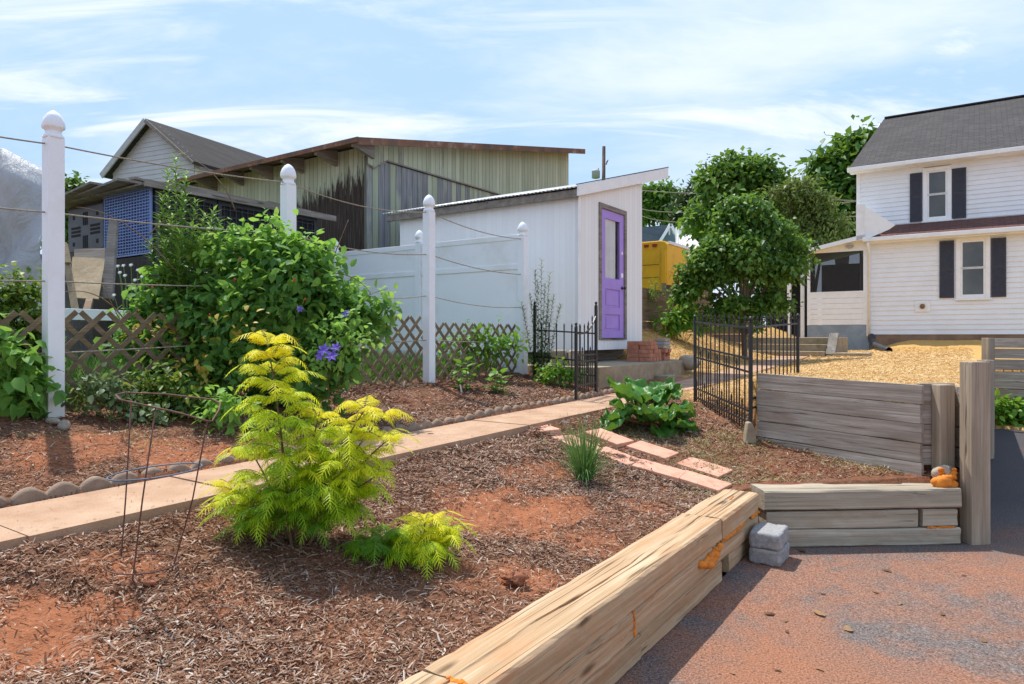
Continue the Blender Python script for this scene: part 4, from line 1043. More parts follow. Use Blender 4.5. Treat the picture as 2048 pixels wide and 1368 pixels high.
# ------------------------------------------------------------------ white two-storey house
HO = Vector((11.28, 21.5, 0))
def house():
    o = thing('house', 'white clapboard two-storey house with a grey shingle roof and dark shutters', 'house', (HO.x, HO.y, 0), GRID)
    dB = -BX
    def H0(px, py):                     # on the lower wall: local y (negative to the right), z
        t, z = onp(HO, dB, px, py); return -t, z
    ub = .75
    H1O = HO+AX*ub
    def H1(px, py):
        t, z = onp(H1O, dB, px, py); return -t, z
    R = -8.5; zb = 1.50; zg = H0(1745, 478)[1]; 
    # foundation and lower wall (plane x=0)
    b = MB(); b.box(.0, .3, R, 0, .9, zb); b.build('foundation', M['found'], o)
    wl_ = [H0(1912, 471), H0(1980, 598)]; yl0, yl1 = wl_[1][0], wl_[0][0]; wz1, wz0 = H0(1946, 473)[1], H0(1946, 597)[1]
    b = MB(); claps(b, 'y', R, -.0, zb, zg-.02, .148, [(yl0+.03, yl1-.03, wz0+.03, wz1-.03)]); b.build('lower_wall', M['siding'], o)
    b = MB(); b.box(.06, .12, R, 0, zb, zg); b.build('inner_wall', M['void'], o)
    b = MB(); b.box(-.03, .03, -.02, .10, zb-.05, zg); b.build('corner_board', M['white'], o)
    # upper wall (plane x=ub)
    y1 = H1(1719, 450)[0]; ze = H1(1719, 340)[1]; zE = onp(HO+AX*(ub-.32), dB, 1703, 336)[1]
    wu0, wu1 = H1(1903, 440)[0], H1(1846, 440)[0]; uz1, uz0 = H1(1874, 334)[1], H1(1874, 441)[1]
    b = MB(); claps(b, 'y', R, y1, zg-.2, zE-.10, .142, [(wu0+.03, wu1-.03, uz0+.03, uz1-.03)], face=ub); b.build('upper_wall', M['siding'], o)
    b = MB(); b.box(ub-.03, ub+.03, y1-.02, y1+.09, zg-.2, ze); b.build('corner_board', M['white'], o)
    b = MB(); b.box(ub+.06, ub+.12, R, y1, zg-.2, ze); b.box(ub, ub+5.5, y1-.06, y1-.0, .9, ze); b.build('inner_wall', M['siding'], o)
    # windows
    def window(face, ya, yb, za, zb_, name):
        f = MB(); w = .11
        f.box(face-.05, face+.03, ya, ya+w, za, zb_); f.box(face-.05, face+.03, yb-w, yb, za, zb_); f.box(face-.05, face+.03, ya+w, yb-w, zb_-w, zb_); f.box(face-.055, face+.03, ya+w, yb-w, za, za+.07)
        wn = f.build('window', M['white'], o, bevel=.004)
        h = (za+zb_)/2-.01; q = MB(); e = .05
        for (p0, p1, off) in ((za+.07, h+.02, -.012), (h-.02, zb_-w, -.032+.02)):
            yy0, yy1 = ya+w, yb-w; x = face+off
            q.box(x, x+.025, yy0, yy0+e, p0, p1); q.box(x, x+.025, yy1-e, yy1, p0, p1); q.box(x, x+.025, yy0+e, yy1-e, p1-e, p1); q.box(x, x+.025, yy0+e, yy1-e, p0, p0+e)
        q.build('sash', M['white'], wn)
        g = MB(); g.box(face+.004, face+.008, ya+w+.02, yb-w-.02, za+.09, zb_-w-.02); g.build('pane', M['glass'], wn)
        g = MB(); g.box(face-.08, face-.051, ya-.04, yb+.04, za-.045, za-.001); g.build('sill', M['white'], wn)
        return wn
    window(0, yl0, yl1, wz0, wz1, 'w'); window(ub, wu0, wu1, uz0, uz1, 'w')
    def shutter(face, ya, yb, za, zb_):
        b = MB(); b.box(face-.045, face-.03, ya, yb, za, zb_); b.box(face-.055, face-.046, ya, ya+.05, za, zb_); b.box(face-.055, face-.046, yb-.05, yb, za, zb_)
        b.box(face-.055, face-.046, ya+.05, yb-.05, zb_-.06, zb_); b.box(face-.055, face-.046, ya+.05, yb-.05, za, za+.06); zm = (za+zb_)/2; b.box(face-.055, face-.046, ya+.05, yb-.05, zm-.03, zm+.03)
        z = za+.065
        while z < zb_-.08:
            if abs(z-zm) > .045: b.quad((face-.054, ya+.05, z), (face-.054, yb-.05, z), (face-.046, yb-.05, z+.03), (face-.046, ya+.05, z+.03))
            z += .036
        b.build('shutter', M['shutter'], o)
    for (pa, pb, pt, pm, fn, fc) in ((1819,1845,347,444,H1,ub),(1903,1933,337,437,H1,ub),(1878,1909,482,596,H0,0),(1981,2013,476,594,H0,0)):
        ya, yb = fn(pb, pt)[0], fn(pa, pt)[0]; m = (pa+pb)/2; shutter(fc, ya+.01, yb-.01, fn(m, pm)[1], fn(m, pt)[1])
    # main roof: eave to ridge, white gutter and soffit
    ov = .32; yl = y1+.28; zE = H1(1719, 338)[1]; 
    EO = HO+AX*(ub-ov)
    zE = onp(EO, dB, 1703, 336)[1]; run = 4.9; rz_ = CAMZ+(HZ-236)/F*(HO.y+AX.y*(ub+run))
    b = MB(); th = .09
    P = [(ub-ov, yl, zE), (ub-ov, R, zE), (ub+run, R, rz_), (ub+run, yl-.5, rz_)]
    b.hexa([(x, y, z-th) for x, y, z in P]+[(x, y, z) for x, y, z in P]); b.build('roof', M['roofgrey'], o)
    P2 = [(ub+run+.02, yl-.5, rz_), (ub+run+.02, R, rz_), (ub+2*run, R, zE), (ub+2*run, yl-.5, zE)]
    b = MB(); b.hexa([(x, y, z-th) for x, y, z in P2]+[(x, y, z) for x, y, z in P2]); b.build('roof', M['roofgrey'], o)
    b = MB(); b.bar((ub+run, yl-.52, rz_+.02), (ub+run, R, rz_+.02), .22, .05); b.build('ridge_cap', M['roofgrey'], o)
    g = MB(); g.prism([(ub-ov-.13, zE-.13),(ub-ov-.02, zE-.15),(ub-ov-.02, zE-.01),(ub-ov-.13, zE-.01)], 'y', R, yl+.03); g.build('gutter', M['white'], o, bevel=.01)
    g = MB(); g.box(ub-ov-.018, ub+.02, R, yl-.02, zE-.155, zE-.12); g.build('soffit', M['white'], o)
    g = MB(); g.prism([(ub+.031, ze),(ub+run, ze),(ub+run, rz_-.12),(ub+.031, zE-.1)], 'y', y1-.09, y1-.061); g.build('gable_wall', M['siding'], o)
    # lower pent roof in red shingles
    za = H1(1795, 450)[1]
    b = MB(); P = [(-.28, .12, zg+.02), (-.28, R, zg+.02), (ub-.035, R, za), (ub-.035, .12, za)]
    b.hexa([(x, y, z-.05) for x, y, z in P]+[(x, y, z) for x, y, z in P]); b.build('pent_roof', M['roofred'], o)
    g = MB(); g.prism([(-.40, zg-.11),(-.29, zg-.13),(-.29, zg+.01),(-.40, zg+.01)], 'y', R, .16); g.build('gutter', M['white'], o, bevel=.01)
    g = MB(); g.box(-.286, -.016, R, .10, zg-.16, zg-.125); g.build('soffit', M['white'], o)
    # white parapet wedge where porch and pent roof meet
    g = MB(); zp0, zp1 = zg-.05, H0(1740, 409)[1]
    g.prism([(-.30, zp0),(-.30, zp1),(.05, zp1-.12),(ub-.05, za+.05),(ub-.05, zp0)], 'y', .13, .36); g.build('parapet', M['white'], o, bevel=.01)
    g = MB(); g.prism([(.129, zp0),(.129, zp1-.08),(-.72, zg+.34),(-.55, zg+.22),(.05, zg-.02)], 'x', -.30, -.26); g.build('parapet_board', M['white'], o)
    # downspout and vent
    g = MB(); yd = .02; g.tube([(-.34,yd,zg-.12),(-.30,yd,zg-.25),(-.075,yd,zg-.42),(-.075,yd,1.42)], .04, 8); g.build('downspout', M['white'], o, smooth=True)
    yv, zv = H0(1845, 612); g = MB(); g.box(-.045, -.016, yv-.2, yv+.2, zv-.18, zv+.16); vb = g.build('vent_plate', M['white'], o, bevel=.006)
    g = MB(); g.tube([(-.05, yv, zv),(-.12, yv, zv-.02)], .07, 12); g.build('vent_hood', M['found'], vb, smooth=True)
    # ---- screened porch on the left
    PLW = 1.85
    zs1 = H0(1680, 505)[1]; zs0 = H0(1680, 586)[1]; zp = H0(1660, 650)[1]
    b = MB(); b.box(-.02, 2.6, .02, PLW, .9, zp); b.build('porch_base', M['bluebase'], o)
    b = MB(); z = zp+.005
    while z < zs0-.02:
        b.box(-.022, -.004, .12, PLW-.02, z, min(z+.166, zs0)); z += .172
    b.build('porch_boards', M['white'], o, bevel=.004)
    b = MB()
    for y in (.12, PLW-.07): b.box(-.03, .06, y-.02, y+.07, zp, zs1+.35)
    b.box(-.032, .06, .19, PLW-.09, zs0, zs0+.05); b.build('porch_frame', M['white'], o)
    b = MB(); b.box(.02, .024, .19, PLW-.09, zs0+.05, zs1+.02); b.build('screen', M['screen'], o)
    b = MB(); b.box(2.5, 2.56, .1, PLW, zp, 4.0); b.box(.1, 2.5, .02, .06, zp, 4.2); b.build('porch_dark_backing', M['void'], o)  # near-black walls paint the unlit porch interior
    zr0 = H0(1735, 472)[1]; zr1 = H0(1620, 500)[1]
    b = MB(); b.prism([(.12, zs1+.02),(PLW, zs1+.02),(PLW, zr1-.1),(.12, zr0-.1)], 'x', -.02, .03); b.build('porch_gable', M['white'], o)
    b = MB(); b.prism([(.10, zr0-.10),(PLW+.25, zr1-.18),(PLW+.25, zr1-.05),(.10, zr0+.03)], 'x', -.3, 2.9); b.build('porch_roof', M['white'], o)
    yl_, zl_ = H0(1700, 492); b = MB(); b.box(-.07, -.021, yl_-.06, yl_+.06, zl_-.04, zl_+.05)
    fl = b.build('floodlight', M['white'], o)
    for s in (-1, 1): b = MB(); b.lathe([(.02,0),(.035,.03),(.06,.11),(.055,.12)], 12); q = b.build('lamp_head', M['galv'], fl, smooth=True); q.location = (-.1, yl_+s*.12, zl_-.01); q.rotation_euler = (s*1.9, -.9, 0)
    # open back stoop: posts and near-black sheet painting the shade inside, left of the porch
    for px in (1575, 1602):
        y = H0(px, 600)[0]; b = MB(); b.box(.2, .32, y-.06, y+.06, 1.0, zr1-.2); b.build('porch_post', M['white'], o)
    y = H0(1612, 600)[0]; b = MB(); b.box(1.2, 1.3, PLW, PLW+1.6, 1.2, zr1-.25); b.build('porch_dark_backing', M['void'], o)
    b = MB(); b.prism([(PLW+.26, zr1-.19),(PLW+1.5, zr1-.42),(PLW+1.5, zr1-.34),(PLW+.26, zr1-.08)], 'x', .1, 2.9); b.build('porch_roof', M['white'], o)
    # corrugated drain pipe
    p0 = W(1743, 672, 21.3); pts = [p0, W(1744, 682, 21.1), W(1752, 692, 20.6), W(1765, 700, 20.0), W(1778, 706, 19.5)]
    pts = [Vector((p.x, p.y, max(p.z, tz(p.x, p.y)+.06))) for p in pts]
    b = MB(); fine = []
    for i in range(len(pts)-1):
        for k in range(10): fine.append(pts[i].lerp(pts[i+1], k/10))
    fine.append(pts[-1]); b.tube(fine, [.095+.010*(i % 2) for i in range(len(fine))], 12, cap=False)
    q = b.build('drain_pipe', M['blackplastic'], smooth=True); md = q.modifiers.new('thick', 'SOLIDIFY'); md.thickness = .006
    tag(q, 'black corrugated drain pipe lying on the straw below the downspout', 'drain pipe')
house()
def steps():
    a = W(1566, 700, 15.6); 
    o = thing('concrete_steps', 'three weathered concrete steps leading up to the porch', 'steps', (a.x, a.y, 0), GRID)
    for i in range(3):
        z0 = .95+i*.155; b = MB(); b.box(i*.34, i*.34+.36+(i == 2)*2.4, -.85, 1.1, z0-.3, z0+.155); b.build('step', M['slab'], o, bevel=.012)
    b = MB(); b.prism([(.2,1.05),(.35,1.05),(.85,1.52),(.70,1.52)], 'y', -1.05, -.86); b.build('side_board', M['oldwood'], o)
    b = MB(); b.box(-.05, .5, -1.75, -1.06, .9, 1.08); b.build('side_curb', M['slab'], o, bevel=.01)
steps()
# ------------------------------------------------------------------ grey neighbour house, left
def house2():
    Y = 24.0; a = W(389, 322, Y); O = Vector((a.x, a.y, 0)); ze = a.z
    th = math.radians(52); o = thing('house', 'grey sided house with a dark gable roof behind the barn', 'house', tuple(O), math.radians(90-24))
    # local x into depth along the ridge, y to the left along the gable wall
    fw = Vector((math.sin(math.radians(24)), math.cos(math.radians(24)), 0)); lf = Vector((-fw.y, fw.x, 0))
    def G(px, py): return onp(O, lf, px, py)
    wy, wz = G(240, 350); ay, az = G(305, 247)
    Wd = ay*2; 
    def gab(z):
        if z < ze: return (0, Wd)
        t = (z-ze)/(az-ze); 
        return (ay*t, Wd-ay*t) if t < .97 else None
    b = MB(); claps(b, 'y', 0, Wd, ze-3.5, az-.02, .17, gable=gab, d=.02); b.build('gable_wall', plain('grey_siding', (.50,.51,.53), .6, .04, 2, bump=.05), o)
    b = MB(); b.box(0.02, 8, -.0, .06, ze-3.5, ze-.05); b.build('side_wall', M['siding'], o)
    for sgn in (0, 1):
        y0, y1 = (-.25, ay) if not sgn else (Wd+.25, ay)
        zz = ze-.25*(az-ze)/ay
        b = MB(); P = [(-.28,y0,zz),(9,y0,zz),(9,y1,az),(-.28,y1,az)]; b.hexa([(x,y,z-.02) for x,y,z in P]+[(x,y,z+.1) for x,y,z in P]); b.build('roof', M['roofdark'], o)
        b = MB(); b.bar((-.3,y0,zz+.02),(-.3,y1,az+.02), .05, .22 if sgn else .12); b.build('barge_board', M['galv'] if sgn else M['oldwood'], o)
    b = MB(); b.box(-.02, 9, -.36, -.26, ze-.38, ze-.24); b.build('gutter', M['oldwood'], o)
house2()
# ------------------------------------------------------------------ shack clad with upright plastic pallets
KO = Vector((-4.73, 9.0, 0))
def shack():
    o = thing('pallet_shack', 'ramshackle shack clad in blue and black plastic pallets with loose boards on its roof', 'shack', (KO.x, KO.y, 0), GRID)
    def K1(px, py): return onp(KO, AX, px, py)
    def K2(px, py): return onp(KO, BX, px, py)
    zt = K1(312, 368)[1]; L = 2.7; Wd = 2.55; zb = .95
    b = MB(); b.box(.05, L-.02, .05, Wd, zb, zt-.05); b.build('core', M['darkboard'], o)
    # blue pallet, front-left face (x=0 plane)
    def pal(name, y0, y1, z0, z1, base, rib, nx, nz, axis, face, holes=True, frame=.05):
        b = MB()
        def B(p0, p1, q0, q1, d0, d1):
            if axis == 'y': b.box(face-d1, face-d0, p0, p1, q0, q1)
            else: b.box(p0, p1, face-d1, face-d0, q0, q1)
        B(y0, y1, z0, z1, -.01, .0); pl = b.build(name, base, o)
        b = MB()
        B(y0, y1, z0, z0+frame, .001, .028); B(y0, y1, z1-frame, z1, .001, .028); B(y0, y0+frame, z0+frame, z1-frame, .001, .028); B(y1-frame, y1, z0+frame, z1-frame, .001, .028)
        for i in range(1, nx):
            p = y0+(y1-y0)*i/nx; B(p-.006, p+.006, z0+frame, z1-frame, .001, .022)
        for i in range(1, nz):
            p = z0+(z1-z0)*i/nz; B(y0+frame, y1-frame, p-.006, p+.006, .001, .0225)
        b.build('ribs', rib, pl); return pl
    yb = K2(212, 375)[0]; zb1 = K2(260, 513)[1]
    pal('pallet', .02, yb, zb1, zt-.03, M['bluepl'], M['bluegrid'], 17, 22, 'y', 0, frame=.022)
    yg = K2(141, 385)[0]; zg0 = K2(180, 500)[1]; zg1 = zt-.12
    g = MB(); g.box(-.03, .0, yb+.02, yg, zg0, zg1); gp = g.build('pallet', M['greypl'], o, bevel=.006)
    g = MB(); ym = (yb+yg)/2; zm = (zg0+zg1)/2; h = (zg1-zg0); w = yg-yb
    for k in (-1, 0, 1):
        g.box(-.034, -.031, ym+k*.055-.018, ym+k*.055+.018, zm+.08*h, zg1-.12*h); g.box(-.034, -.031, ym+k*.055-.018, ym+k*.055+.018, zg0+.05*h, zm-.16*h)
        for s in (-1, 1): g.box(-.034, -.031, ym+s*.27*w-.13*w, ym+s*.27*w+.13*w, zm-.045*h+k*.055-.018, zm-.045*h+k*.055+.018)
    for s, t in ((-1,.3),(1,.3),(-1,-.33),(1,-.33)): g.box(-.034, -.031, ym+s*.33*w-.03, ym+s*.33*w+.03, zm+t*h-.03, zm+t*h+.03)
    g.build('slots', M['void'], gp)
    # black pallets along the right face (y=0 plane)
    n = 3; w = (L-.02)/n
    for i in range(n):
        pal('pallet', .02+i*w, (i+1)*w, zt-1.15, zt-.08, M['void'], M['darkpl'], 9, 10, 'x', 0, frame=.06)
    g = MB(); g.box(.02, L-.02, -.02, .03, zb, zt-1.17); g.build('lower_boards', M['darkboard'], o)
    g = MB(); g.box(-.02, .03, .02, yg, zb, zb1-.02); g.build('lower_boards', M['darkboard'], o)
    # roof of loose boards
    g = MB(); g.box(-.15, L+.12, -.1, Wd+.1, zt-.045, zt-.02); g.build('roof_deck', M['oldwood'], o)
    g = MB(); g.bar((-.16,-.10,zt-.03),(L+.3,-.10,zt-.05), .05, .09); g.build('roof_edge', M['oldwood'], o)
    r = random.Random(4)
    for i, (a, c, w_) in enumerate((((-.2,.2,zt+.02),(-.1,1.6,zt-.01),.3),((-.25,.9,zt+.06),(-.15,2.9,zt-.06),.25),((.1,.15,zt+.06),(.2,1.1,zt+.05),.14),((-.1,.35,zt+.10),(.6,.5,zt+.08),.12),((.2,-.05,zt+.03),(2.2,.05,zt+.0),.16),((1.7,-.06,zt+.02),(3.05,.0,zt-.01),.1),((.5,.6,zt+.04),(.45,2.0,zt+.03),.3))):
        g = MB(); g.bar(a, c, w_, .03); q = g.build('roof_board', M['oldwood'], o)
shack()
# ------------------------------------------------------------------ boards leaning in front of the shack
def leaner(corners, Y0, label, m='ply', th=.018, cat='board', name='leaning_board'):
    P = [W(x, y, Y) for x, y, Y in corners]; n = (P[1]-P[0]).cross(P[3]-P[0]).normalized()*th
    c = sum(P, Vector())/4; c.z = min(p.z for p in P)
    b = MB(); b.hexa([p-c for p in P]+[p+n-c for p in P]); o = b.build(name, M[m]); o.location = c; tag(o, label, cat)
leaner([(142,598,7.6),(198,600,7.6),(212,520,8.3),(146,516,8.3)], 8, 'pale plywood sheet leaning against the shack left of the grey stake')
leaner([(150,530,8.35),(210,530,8.35),(212,498,8.5),(150,500,8.5)], 8, 'torn reddish wood panel behind the leaning plywood', 'oldwood')
leaner([(206,600,7.9),(228,602,7.9),(238,447,8.35),(222,443,8.35)], 8, 'weathered grey stake leaning on the blue pallet', 'oldwood', .05)
leaner([(147,628,7.0),(160,628,7.0),(142,528,7.3),(130,528,7.3)], 8, 'narrow bare plank leaning beside the nearest white post', 'ply', .03)
leaner([(130,528,7.25),(144,528,7.25),(136,488,7.4),(128,486,7.4)], 8, 'short pale offcut on top of the narrow leaning plank', 'ply', .03)
leaner([(165,632,7.2),(180,632,7.2),(189,594,7.7),(176,594,7.7)], 8, 'short reddish board lying low under the leaning plywood', 'brownplank', .03)
b = MB(); a = W(128, 628, 6.6); c = W(262, 628, 7.2); d = c-a; b.box(0, d.length, 0, .04, -.055, .055)
o = b.build('fence_rail', M['white'], bevel=.004); o.location = a; o.rotation_euler = (0, 0, math.atan2(d.y, d.x)); tag(o, 'dirty white hollow rail lying behind the left lattice', 'fence rail')
# ------------------------------------------------------------------ grey tarp over a heap, far left
def tarp():
    O = W(10, 600, 8.2); o = thing('tarp_covered_heap', 'heap covered by a wrinkled grey tarpaulin behind the far left vines', 'tarpaulin', (O.x, O.y, .95), 0)
    V = []; Q = []; n, m = 70, 60
    for i in range(n+1):
        for j in range(m+1):
            s = i/n; t = j/m                                  # s across, t from ground over the top to the far side
            x = -2.4+2.86*s
            top = 2.72-.55*max(0, x+.05)-.12*max(0,-x)**1.2
            prof = math.sin(min(1, t*1.25)*math.pi/2) if t < .8 else 1
            z = top*prof; y = -.9*(1-t)**1.5+.45*max(0, t-.55)
            ef = max(0, 1-max(0, s-.8)*5); fold = ef*.17*math.sin(x*5.2+z*2.6+1.2+1.5*math.sin(z*2))*(1-prof*.45)+ef*.11*float(fbm(np.array([x*2+z*.6]), np.array([z*1.1+t]), 61, 4)[0])
            ridge = .20*abs(math.sin(x*2.4-z*1.7+.8*math.sin(z*2.3)))**1.6
            V.append((x+fold*.4+.62*(1-t), y-fold*1.2-ridge*.8, max(0, z+ (fold*.5 if prof < .98 else fold*.15))))
    for i in range(n):
        for j in range(m): Q.append((i*(m+1)+j, (i+1)*(m+1)+j, (i+1)*(m+1)+j+1, i*(m+1)+j+1))
    q = fast('tarp', V, Q, M['tarp'], o, smooth=True); md = q.modifiers.new('thick', 'SOLIDIFY'); md.thickness = .004
    b = MB(); b.box(-2.3, .45, .15, 1.0, 0, 1.5); b.build('heap', M['oldwood'], o)
tarp()
# ------------------------------------------------------------------ brown retaining walls, truck, far buildings, pole and lines
def brownwalls():
    a = W(1283, 640, 14.2); b1 = W(1349, 640, 16.4); d = b1-a
    o = thing('retaining_wall', 'brown plank retaining wall below the yellow truck, right behind the shed', 'retaining wall', (a.x, a.y, 1.3), math.atan2(d.y, d.x))
    L = d.length
    for i in range(5):
        b = MB(); b.box(-1.5, L, .003*(i % 2), .05, .0+i*.235, .225+i*.235); b.build('plank', M['brownplank'], o)
    b = MB(); b.box(L, L+.14, -.08, .06, 0, 1.42); b.build('post', M['brownplank'], o)
    a = W(1330, 600, 16.4); c = W(1400, 600, 17.8); d = c-a
    o = thing('retaining_wall', 'upper brown plank wall beside the yellow truck, half hidden by the shrub', 'retaining wall', (a.x, a.y, 1.9), math.atan2(d.y, d.x))
    for i in range(4):
        b = MB(); b.box(0, 2.6, 0, .05, i*.2, .19+i*.2); b.build('plank', M['brownplank'], o)
    b = MB(); b.box(-.06, 0, -.03, .06, -.2, .82); b.build('post', M['oldwood'], o)
    a = W(1352, 640, 16.2); o = thing('retaining_wall', 'low brown plank wall running behind the big shrub', 'retaining wall', (a.x, a.y, 1.3), math.radians(12))
    for i in range(4):
        b = MB(); b.box(0, 2.0, 0, .05, i*.2, .19+i*.2); b.build('plank', M['brownplank'], o)
brownwalls()
def truck():
    O = W(1335, 600, 19.0); O.z = 1.75
    o = thing('step_van', 'bright yellow box van parked behind the shed, seen from the rear', 'van', tuple(O), GRID)
    # local x forward, y left; right rear edge at origin
    def T0(px, py): t, z = onp(O, BX, px, py); return t, z-O.z
    H = T0(1333, 480)[1]; Wd = 2.3; L = 3.9
    prof = [(0,.55),(Wd,.55),(Wd,H-.12),(Wd-.1,H-.02),(Wd-.2,H),(.2,H),(.1,H-.02),(0,H-.12)]
    b = MB(); b.prism(prof, 'x', .0, L); b.build('body', M['yellow'], o, bevel=.03)
    b = MB(); b.prism([(.22,.62),(Wd-.22,.62),(Wd-.22,H-.38),(Wd-.32,H-.28),(.32,H-.28),(.22,H-.38)], 'x', -.02, -.002); dd = b.build('rear_door', M['yellow'], o, bevel=.008)
    for z in (.62+.36*k for k in range(1, 6)):
        if z < H-.4: b = MB(); b.box(-.026, -.021, .24, Wd-.24, z, z+.012); b.build('door_groove', M['void'], dd)
    b = MB(); b.box(-.05, -.021, .9, 1.2, 1.2, 1.23); b.build('handle', M['iron'], dd)
    b = MB(); b.tube([(-.024,.85,1.42),(-.02,.85,1.42)], .05, 10); b.build('lock_plate', M['galv'], dd)
    b = MB(); b.box(-.05, -.002, .04, .16, .7, H-.3); b.build('corner_post', M['yellow'], o, bevel=.01)
    for y in (.3, .55): b = MB(); b.box(-.05, -.001, y, y+.13, H-.16, H-.09); b.build('marker_lamp', plain('lamp_red', (.35,.03,.02), .3), o)
    b = MB(); b.box(-.25, .0, 0, Wd, .42, .54); b.build('bumper', M['yellow'], o, bevel=.01)
    b = MB(); b.box(.2, L, -.02, -.002, .95, 1.03); b.box(.2, L, -.02, -.002, 1.5, 1.54); b.build('side_rail', M['yellow'], o)
    b = MB(); b.box(.1, L-.3, -.03, .03, H-.1, H-.02); b.build('roof_rail', M['white'], o)
    for x in (.9, 3.2):
        for y in (.02, Wd-.32): b = MB(); b.tube([(x,y,.42),(x,y+.3,.42)], .42, 20); w = b.build('wheel', M['blackplastic'], o)
truck()
def farbuild():
    O = W(1353, 480, 55); O.z = 2
    o = thing('house', 'small far blue-grey house with a white trimmed gable, seen above the yellow van', 'house', tuple(O), 0)
    def Z(py): return CAMZ+(HZ-py)/F*55-2
    x0, x1 = -3.0, 0.3; ax = (1337-1353)/F*55
    k = 55/F
    b = MB(); b.prism([(-35*k, 0),(2*k,0),(2*k,Z(484)),(-15*k,Z(452)),(-35*k,Z(484))], 'y', .0, 6); b.build('wall', plain('blue_siding', (.13,.19,.25), .7, .05, 2), o)
    b = MB(); P = [(-15*k,-.4,Z(451)),(-72*k,-.4,Z(456)),(-90*k,-.4,Z(486)),(-36*k,-.4,Z(486))]; b.hexa([(x,y,z) for x,y,z in P]+[(x,y+.2,z) for x,y,z in P]); b.build('roof', M['roofblue'], o)
    b = MB(); b.bar((-15*k,-.5,Z(451)),(4*k,-.5,Z(486)), .3, .22); b.bar((-15*k,-.5,Z(451)),(-37*k,-.5,Z(486)), .3, .22); b.build('gable_trim', M['white'], o)
    b = MB(); b.box(-16*k, -13*k, -.05, .02, Z(470), Z(459)); b.build('window', M['white'], o)
    O = W(1390, 480, 48); O.z = 2; k = 48/F
    def Z(py): return CAMZ+(HZ-py)/F*48-2
    o = thing('house', 'far building with a pale metal roof and white chimney behind the van', 'house', tuple(O), 0)
    b = MB(); P = [(-36*k,0,Z(505)),(28*k,0,Z(505)),(28*k,5,Z(448)),(0,5,Z(448))]; b.hexa([(x,y,z-.1) for x,y,z in P]+[(x,y,z) for x,y,z in P]); b.build('roof', plain('pale_roof', (.55,.48,.44), .6, .1, 1), o)
    b = MB()
    for i in range(6): b.bar((-36*k+i*11*k,-.02,Z(505)+.03),(0+i*5.2*k,5,Z(448)+.03), .07, .07)
    b.build('roof_seams', M['white'], o)
    b = MB(); b.box(-30*k, 28*k, .3, 5, 0, Z(506)-.15); b.build('wall', M['siding'], o)
    b = MB(); b.box(-1*k, 9*k, 4.6, 5.6, Z(470), Z(430)); b.build('chimney', M['white'], o)
    # pole with transformer
    P = W(1206, 480, 40); o = thing('utility_pole', 'old wooden utility pole with a grey transformer, rising behind the shed roof', 'utility pole', (P.x, P.y, 1.4), 0)
    zt = CAMZ+(HZ-293)/F*40-1.4; b = MB(); b.tube([(0,0,0),(.02,0,zt*.6),(.05,0,zt)], [.15,.12,.10], 10); b.build('pole', M['bark'], o, smooth=True)
    zz = CAMZ+(HZ-357)/F*40-1.4; b = MB(); b.lathe([(.15,0),(.24,.03),(.24,.4),(.25,.42),(.2,.47),(.03,.5)], 14, c=(-.42,0,zz)); b.tube([(-.3,0,zz+.45),(-.27,0,zz+.62)], .04, 6); b.build('transformer', M['galv'], o, smooth=True)
    zc = CAMZ+(HZ-330)/F*40-1.4; b = MB(); b.tube([(.08,0,zc),(.22,0,zc+.1),(.30,0,zc+.30),(.22,0,zc+.22),(.20,0,zc+.02)], .025, 6); b.build('bracket', M['iron'], o)
    # service wires sagging across to the house
    for i, (pts, lab) in enumerate(((((1285,381,30),(1400,388,29),(1720,402,27)), 'upper thin service wire passing in front of the far trees'), (((1283,418,30),(1420,424,29),(1722,402,27)), 'middle service wire running to the corner of the white house'), (((1283,432,30),(1420,447,29),(1722,432,27)), 'lowest service wire behind the big shrub'))):
        A, Bm, C = [W(*p) for p in pts]; b = MB(); P = []
        for t in np.linspace(0, 1, 25): P.append(A*(1-t)**2+(Bm*2-A*.5-C*.5)*2*t*(1-t)+C*t*t)
        b.tube(P, .02, 5); q = b.build('service_wire', M['rope'], smooth=True); tag(q, lab, 'wire')
farbuild()
